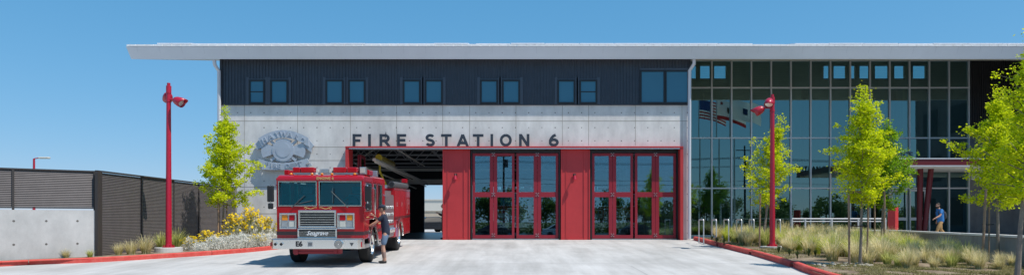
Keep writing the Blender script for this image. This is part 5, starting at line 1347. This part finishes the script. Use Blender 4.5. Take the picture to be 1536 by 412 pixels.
    if beard:
        mb = MB(); hb = MB(); hb.ball((0, .012, -.04), .066, .088, .080, 18, 12); keep = [f for f in hb.f if all(hb.v[i][2] < -.045 and hb.v[i][1] > -.02 for i in f)]
        mb.add([hmat @ Vector(v) for v in hb.v], keep); h_ = mb.build('beard', 'hair', o, smooth=True, recalc=False); so = h_.modifiers.new('Solidify', 'SOLIDIFY'); so.thickness = .012; so.offset = 1
    if cap:
        mb = MB(); hb = MB(); hb.ball((0, -.006, .035), .088, .104, .095, 20, 12); keep = [f for f in hb.f if all(hb.v[i][2] > .03 for i in f)]
        mb.add([hmat @ Vector(v) for v in hb.v], keep); mb.add([hmat @ Vector(v) for v in [(-.075, .06, .04), (-.06, .14, .030), (0, .175, .026), (.06, .14, .030), (.075, .06, .04), (0, .09, .052)]], [(0, 1, 2, 5), (2, 3, 4, 5)])
        h_ = mb.build('cap', 'navy', o, smooth=True, recalc=False); so = h_.modifiers.new('Solidify', 'SOLIDIFY'); so.thickness = .006; so.offset = 1
    # shirt
    J.clear(); E.clear(); idx.clear()
    lo = pel+Vector((0, 0, -.15))
    j('pel', lo, (.165*scale_w, .140*scale_w)); j('p2', pel+Vector((0, 0, .03)), (.165*scale_w, .138*scale_w)); j('sp', pel.lerp(ch, .5), (.165*scale_w, .135*scale_w)); j('ch', ch, (.175, .132)); j('nk0', nk-Vector((0, 0, .035)), (.082, .08)); j('nk', nk-Vector((0, 0, .005)), (.066, .066)); e('pel', 'p2'); e('p2', 'sp'); e('sp', 'ch'); e('ch', 'nk0'); e('nk0', 'nk')
    for s in 'LR':
        sh, el = V('sh'+s), V('el'+s); j('sh'+s, sh, .078); j('ua'+s, sh.lerp(el, .45), .068); j('ub'+s, sh.lerp(el, .72 if not P.get('long_sleeve') else .98), .066); e('ch', 'sh'+s); e('sh'+s, 'ua'+s); e('ua'+s, 'ub'+s)
        if P.get('long_sleeve'): wr = V('wr'+s); j('uw'+s, el.lerp(wr, .9), .048); e('ub'+s, 'uw'+s)
    vs, fs = skin_chain(J, E); mb = MB(); mb.add(vs, fs); mb.build('shirt', mats['top'], o, smooth=True)
    # trousers / shorts
    J.clear(); E.clear(); idx.clear()
    j('pel', pel+Vector((0, 0, .06)), (.145, .120)); j('pl', pel-Vector((0, 0, .03)), (.148, .128)); e('pel', 'pl')
    for s in 'LR':
        hp, kn, an = V('hip'+s), V('kn'+s), V('an'+s); j('hip'+s, hp-Vector((0, 0, .02)), .104); j('th'+s, hp.lerp(kn, .5), .094); j('kn'+s, hp.lerp(kn, .93), .092); e('pl', 'hip'+s); e('hip'+s, 'th'+s); e('th'+s, 'kn'+s)
        if long_trousers: j('kk'+s, kn, .072); j('cf'+s, kn.lerp(an, .5), .070); j('cg'+s, kn.lerp(an, .97), .066); e('kn'+s, 'kk'+s); e('kk'+s, 'cf'+s); e('cf'+s, 'cg'+s)
    vs, fs = skin_chain(J, E); mb = MB(); mb.add(vs, fs); mb.build('trousers' if long_trousers else 'shorts', mats['legs'], o, smooth=True)
    # shoes, socks
    for s in 'LR':
        an, to, kn = V('an'+s), V('to'+s), V('kn'+s); d = (to-an); d.z = 0; d.normalize(); heel = an-d*.045; heel.z = to.z if to.z > .05 else .035
        vs, fs = skin_chain([(tuple(Vector((heel.x, heel.y, an.z-.045))), (.040, .040)), (tuple((an+to)/2-Vector((0, 0, .02))), (.046, .040)), (tuple(to), (.044, .032)), (tuple(to+d*.05), (.034, .026))], [(0, 1), (1, 2), (2, 3)])
        mb = MB(); mb.add(vs, fs); mb.add(*skin_chain([(tuple(an), .050), (tuple(an-Vector((0, 0, .045))), .046)], [(0, 1)], sub=1)); mb.build('shoe', mats['shoe'], o, smooth=True)
        if mats.get('tattoo'): mb = MB(); mb.add(*skin_chain([(tuple(kn.lerp(an, .30)), .0645), (tuple(kn.lerp(an, .6)), .055), (tuple(kn.lerp(an, .9)), .0455)], [(0, 1), (1, 2)])); mb.build('tattooed_calf', 'skin_tattoo', o, smooth=True)
    if pack:
        mb = MB(); c = ch+Vector((0, -.22, -.12)); vs, fs = skin_chain([(tuple(c+Vector((0, 0, .20))), (.11, .07)), (tuple(c), (.15, .11)), (tuple(c-Vector((0, .01, .2))), (.14, .11))], [(0, 1), (1, 2)]); mb.add(vs, fs)
        bp_ = mb.build('backpack', 'pack', None, smooth=True)
        bp_.location = o.location; bp_.rotation_euler = o.rotation_euler; bp_.scale = o.scale
        for sg in (-1, 1):
            mb = MB(); mb.tube([c+Vector((sg*.10, .04, .20)), nk+Vector((sg*.10, .0, .005)), ch+Vector((sg*.125, .145, .04)), ch+Vector((sg*.13, .12, -.14)), c+Vector((sg*.12, .06, -.16))], .016, 6); mb.build('strap', 'pack', bp_, smooth=True)
        tag(bp_, 'black backpack worn by the bearded person in the blue shirt', 'backpack')
    return o
fd = 20.35
person('person in a navy cap, navy t-shirt and blue shorts reaching towards the fire engine door', (PX(578, fd), fd, gz(fd)), R(90), 1.72,
    dict(pelvis=(0, -.02, .95), chest=(0, .03, 1.30), neck=(0, .05, 1.47), head=(0, .09, 1.57), nod=-.22,
         shL=(-.18, .05, 1.41), elL=(-.20, .24, 1.24), wrL=(-.17, .46, 1.12), shR=(.18, .04, 1.40), elR=(.20, .26, 1.28), wrR=(.14, .38, 1.44), palmL=(0, 0, 1), palmR=(0, -1, .3), curlL=.5, curlR=.6, thumbL=-1, thumbR=1,
         hipL=(-.095, -.02, .90), knL=(-.10, .05, .50), anL=(-.10, -.02, .09), toL=(-.11, .11, .035), hipR=(.095, -.02, .90), knR=(.10, .10, .51), anR=(.10, .06, .09), toR=(.12, .19, .035)),
    dict(top='navy', legs='shorts', shoe='black', tattoo=True), cap=True)
bd = 33.2
person('bearded person in a blue t-shirt and tan trousers walking left past the entrance', (PX(1411, bd), bd, 0), R(90), 1.76,
    dict(pelvis=(0, 0, .93), chest=(0, .05, 1.28), neck=(0, .08, 1.46), head=(0, .12, 1.56), nod=-.10,
         shL=(-.18, .06, 1.40), elL=(-.25, .18, 1.14), wrL=(-.24, .42, 1.02), shR=(.18, .05, 1.40), elR=(.24, -.04, 1.12), wrR=(.22, .05, .88), curlL=.7, curlR=.7,
         hipL=(-.095, 0, .89), knL=(-.10, .20, .52), anL=(-.10, .32, .10), toL=(-.10, .44, .06), hipR=(.095, -.02, .89), knR=(.10, -.06, .49), anR=(.10, -.34, .16), toR=(.10, -.26, .04)),
    dict(top='blue_shirt', legs='tan', shoe='black'), beard=True, pack=True, long_trousers=True, scale_w=1.12)
pd_ = 33.6
person('person in dark clothes standing in shade at the open bay edge', (PX(666, pd_), pd_, 0.0), R(100), 1.72,
    dict(pelvis=(0, 0, .95), chest=(0, .0, 1.30), neck=(0, .02, 1.47), head=(0, .04, 1.57), long_sleeve=True,
         shL=(-.18, .0, 1.41), elL=(-.22, .10, 1.17), wrL=(-.14, .30, 1.30), shR=(.18, .0, 1.41), elR=(.22, .08, 1.16), wrR=(.12, .28, 1.28), curlL=.9, curlR=.9, palmL=(0, 0, 1), palmR=(0, 0, 1),
         hipL=(-.095, 0, .90), knL=(-.11, .02, .50), anL=(-.12, .0, .09), toL=(-.13, .13, .035), hipR=(.095, 0, .90), knR=(.11, .03, .50), anR=(.12, .0, .09), toR=(.14, .13, .035)),
    dict(top='dark_cloth', legs='dark_cloth', shoe='black', skin='skin'), long_trousers=True)

# ================================================================== WHAT THE GLASS REFLECTS (street side, behind the camera)
def pole(x, y, H, lab):
    o = tag(empty('utility_pole', (x, y, -.98)), lab, 'utility pole', 'utility poles along the street')
    MB().tube([(0, 0, 0), (0, 0, H)], [.17, .11], 10).build('pole', 'wood_pole', o)
    MB().box(-1.3, 1.3, -.06, .06, H-.7, H-.58).box(-1.0, 1.0, -.06, .06, H-1.9, H-1.8).build('crossarm', 'wood_pole', o)
    MB().cyl((.35, 0, H-3.3), (.35, 0, H-2.3), .24, n=14).build('transformer', 'grey_dark', o)
pole(-1.1, -25, 12.2, 'wooden utility pole with a transformer opposite the middle bay'); pole(33.5, -25, 12.6, 'wooden utility pole opposite the glass lobby'); pole(-36, -25, 12.2, 'wooden utility pole far along the street opposite the left screen')
for k, (z, off) in enumerate(((10.6, -1.2), (10.6, 1.2), (10.6, .0), (9.4, -.9), (9.4, .9), (7.2, 0), (6.6, 0))):
    mb = MB()
    for a, b in ((-36, -1.1), (-1.1, 33.5), (33.5, 70)):
        pts = [(a+(b-a)*t/10, -25+off, z-.98+.3-3.2*(t/10)*(1-t/10)*.5) for t in range(11)]; mb.tube(pts, .03, 4)
    tag(mb.build('power_line', 'black'), 'black power line strung between the utility poles across the street', 'power line', 'power lines')
rnd = random.Random(9)
def far_tree(x, y, H, Rr, seed):
    rnd = random.Random(seed); o = tag(empty('street_tree', (x, y, -.98)), 'broad dark green tree across the street behind the camera', 'tree', 'dark trees across the street')
    MB().tube([(0, 0, 0), (.1, 0, H*.5)], [.18, .10], 8).build('trunk', 'bark', o)
    mb = MB(); tn = []
    for k in range(26):
        a = rnd.uniform(0, 6.28); u = rnd.random(); c = Vector((Rr*.75*math.cos(a)*math.sqrt(u), Rr*.75*math.sin(a)*math.sqrt(u), H*.3+H*.62*rnd.random()*(1-.4*u)))
        for _ in range(70):
            q = c+Vector((rnd.gauss(0, .42), rnd.gauss(0, .42), rnd.gauss(0, .36))); a_ = Vector((rnd.gauss(0, 1), rnd.gauss(0, 1), rnd.gauss(0, 1))).normalized(); b_ = a_.orthogonal().normalized(); s = .16
            mb.add([q-a_*s, q+b_*s, q+a_*s, q-b_*s], [(0, 1, 2, 3)]); tn.append(rnd.random())
    mb.build('crown', 'far_leaf', o, tones=tn, recalc=False); return o
ft = [far_tree(0, 0, 6.0, 2.4, 1), far_tree(0, 0, 7.5, 2.6, 2), far_tree(0, 0, 5.0, 2.8, 3)]
first = {0: True, 1: True, 2: True}
x = -30; i = 0
while x < 80:
    k = rnd.randrange(3)
    o = ft[k] if first[k] else copy_tree(ft[k]); first[k] = False
    o.location = (x, -31-rnd.random()*9, -.98); s = rnd.uniform(.75, 1.15); o.scale = (s, s, s*rnd.uniform(.85, 1.15)); o.rotation_euler = (0, 0, rnd.uniform(0, 6))
    x += rnd.uniform(2.2, 5.0)*(1.4 if -6 < x < 6 else 1)
hedge = MB(); tn = []
for _ in range(16000):
    q = Vector((rnd.uniform(-40, 80), -27-rnd.random()*1.5, -.9+rnd.random()*1.5)); a_ = Vector((rnd.gauss(0, 1), rnd.gauss(0, 1), rnd.gauss(0, 1))).normalized(); b_ = a_.orthogonal().normalized(); s = .13
    hedge.add([q-a_*s, q+b_*s, q+a_*s, q-b_*s], [(0, 1, 2, 3)]); tn.append(rnd.random())
tag(hedge.build('hedge', 'far_leaf', tones=tn, recalc=False), 'long dark green hedge across the street behind the camera', 'hedge')
nb = tag(empty('reflection_block', (36, 14, -1)), 'tall dark block added out of frame on the right, darkening the lobby reflections', 'building')  # unseen block added so the rightmost lobby panes mirror something dark
MB().box(0, 14, 0, 21, 0, 13.5).build('wall', 'shaded_concrete', nb); MB().box(-.2, 14.2, -.2, 21.2, 13.502, 13.9).build('roof', 'siding_shaded', nb)
for k_ in range(6):
    for z_ in (1.5, 5.2, 9): MB().box(-.03, .02, 1.2+k_*3.3, 3.2+k_*3.3, z_, z_+2.2).build('window', 'win_frame', nb)
# flagpoles out of frame on the right, mirrored in the lobby glass
def flag_cloth(mb, w, h, y0, fz, mi, u0, u1, v0, v1, nx=14, ny=6):
    vs = []
    for j in range(ny+1):
        for i in range(nx+1):
            u = u0+(u1-u0)*i/nx; v = v0+(v1-v0)*j/ny
            vs.append((u*w*.86, y0+.16*math.sin(u*7+v*1.6)*u, fz+v*h-.55*h*u*u*.9-.05*math.sin(u*5)))
    mb.m(mi).add(vs, [(j*(nx+1)+i, j*(nx+1)+i+1, (j+1)*(nx+1)+i+1, (j+1)*(nx+1)+i) for j in range(ny) for i in range(nx)])
def flagpole(px, dr, kind, ptop, lab, flab):
    dv = 2*DG-dr; x = (px-768)*dv/F; zf = HC+(330-ptop)*dv/F
    o = tag(empty('flagpole', (x, dr, gz(dr)-.1)), lab, 'flagpole', 'flagpoles'); H = zf+.6-gz(dr)
    MB().tube([(0, 0, 0), (0, 0, H)], [.09, .045], 12).build('pole', 'mullion', o, smooth=True); MB().ball((0, 0, H+.06), .09, n=10, k=8).build('finial', 'gold', o, smooth=True)
    mb = MB(); w, h = 2.9, 1.75; z0 = -h
    if kind == 'us':
        for s in range(13):
            v0, v1 = 1-(s+1)/13, 1-s/13; u0 = .4 if s < 7 else 0
            flag_cloth(mb, w, h, 0, z0, 0 if s % 2 == 0 else 1, u0, 1, v0, v1, 14, 1)
        flag_cloth(mb, w, h, 0, z0, 2, 0, .4, 6/13, 1, 8, 5)
        for r_ in range(9):
            for c_ in range(6 if r_ % 2 == 0 else 5):
                u = .035+.066*c_+(0 if r_ % 2 == 0 else .033); v = 1-.03-.054*r_*.98; s = .008
                for oy in (-.012, .012):
                    flag_cloth(mb, w, h, oy, z0, 1, u-s, u+s, v-s*1.4, v+s*1.4, 1, 1)
    elif kind == 'ca':
        flag_cloth(mb, w, h, 0, z0, 1, 0, 1, .18, 1); flag_cloth(mb, w, h, 0, z0, 0, 0, 1, 0, .18, 14, 1)
        for (u0, u1, v0, v1) in ((.36, .66, .48, .68), (.60, .74, .54, .70), (.38, .44, .36, .48), (.50, .55, .36, .48), (.60, .66, .36, .48), (.45, .58, .66, .73)):
            for oy in (-.012, .012): flag_cloth(mb, w, h, oy, z0, 3, u0, u1, v0, v1, 5, 2)
        for oy in (-.012, .012): flag_cloth(mb, w, h, oy, z0, 0, .12, .20, .75, .90, 2, 2)
    else:
        flag_cloth(mb, w, h, 0, z0, 1, 0, 1, 0, 1)
        for oy in (-.012, .012): flag_cloth(mb, w, h, oy, z0, 2, .42, .60, .35, .65, 3, 3)
    fo = mb.build('flag', ['flag_cloth_red', 'flag_cloth_white', 'flag_cloth_blue', 'bear'], None, recalc=False); fo.location = (x+.06, dr, zf+.35)
    tag(fo, flab, 'flag', 'flags')
flagpole(1050, 12.0, 'us', 155, 'flagpole carrying the striped flag, out of frame and mirrored in the lobby glass', 'striped red and white flag with a blue starred corner, mirrored in glass')
flagpole(1078, 12.6, 'ca', 156, 'flagpole carrying the bear flag, mirrored in the lobby glass', 'white flag with a brown bear and red lower band, mirrored in the lobby glass')
flagpole(1098, 13.2, 'city', 154, 'flagpole carrying the plain pale flag, mirrored in the lobby glass', 'pale flag with a small blue emblem, mirrored in the lobby glass')

# ================================================================== CAMERA, SUN, SKY
cam = bpy.data.cameras.new('camera'); co = bpy.data.objects.new('camera', cam); C.objects.link(co); SC.camera = co
co.location = (0, 0, HC); co.rotation_euler = (R(90), 0, 0)
cam.sensor_width = 36; cam.lens = 24.0; cam.shift_y = (HZ-206)/1536.0; cam.clip_end = 2000; cam.clip_start = .1
sd = Vector((.50, -.28, 1.0)).normalized()
sun = bpy.data.lights.new('sun', 'SUN'); sun.energy = 5.0; sun.angle = R(.5); sun.color = (1.0, .94, .86)
so = bpy.data.objects.new('sun', sun); C.objects.link(so); so.rotation_euler = sd.to_track_quat('Z', 'Y').to_euler(); so.location = (20, -10, 40)
w = bpy.data.worlds.new('World'); SC.world = w; w.use_nodes = True; nt = w.node_tree
sk = nt.nodes.new('ShaderNodeTexSky'); sk.sky_type = 'NISHITA'; sk.sun_disc = False
sk.sun_elevation = math.asin(sd.z); sk.sun_rotation = math.atan2(sd.x, sd.y); sk.air_density = 1.0; sk.dust_density = 0.0; sk.ozone_density = 8.0; sk.altitude = 0
sp = nt.nodes.new('ShaderNodeSeparateColor'); cb = nt.nodes.new('ShaderNodeCombineColor'); nt.links.new(sk.outputs[0], sp.inputs[0])
for i_, (p_, a_) in enumerate(((.883, .098/.15), (.503, .233/.15), (.44, .337/.15))):      # the photograph's clear azure grade
    pw = nt.nodes.new('ShaderNodeMath'); pw.operation = 'POWER'; pw.inputs[1].default_value = p_; ml = nt.nodes.new('ShaderNodeMath'); ml.operation = 'MULTIPLY'; ml.inputs[1].default_value = a_
    nt.links.new(sp.outputs[i_], pw.inputs[0]); nt.links.new(pw.outputs[0], ml.inputs[0]); nt.links.new(ml.outputs[0], cb.inputs[i_])
nt.links.new(cb.outputs[0], nt.nodes['Background'].inputs[0]); nt.nodes['Background'].inputs[1].default_value = 0.15
SC.view_settings.view_transform = 'Standard'; SC.view_settings.look = 'None'; SC.view_settings.exposure = 0.0; SC.view_settings.gamma = 1
SC.cycles.max_bounces = 8; SC.cycles.transparent_max_bounces = 16; SC.cycles.glossy_bounces = 4
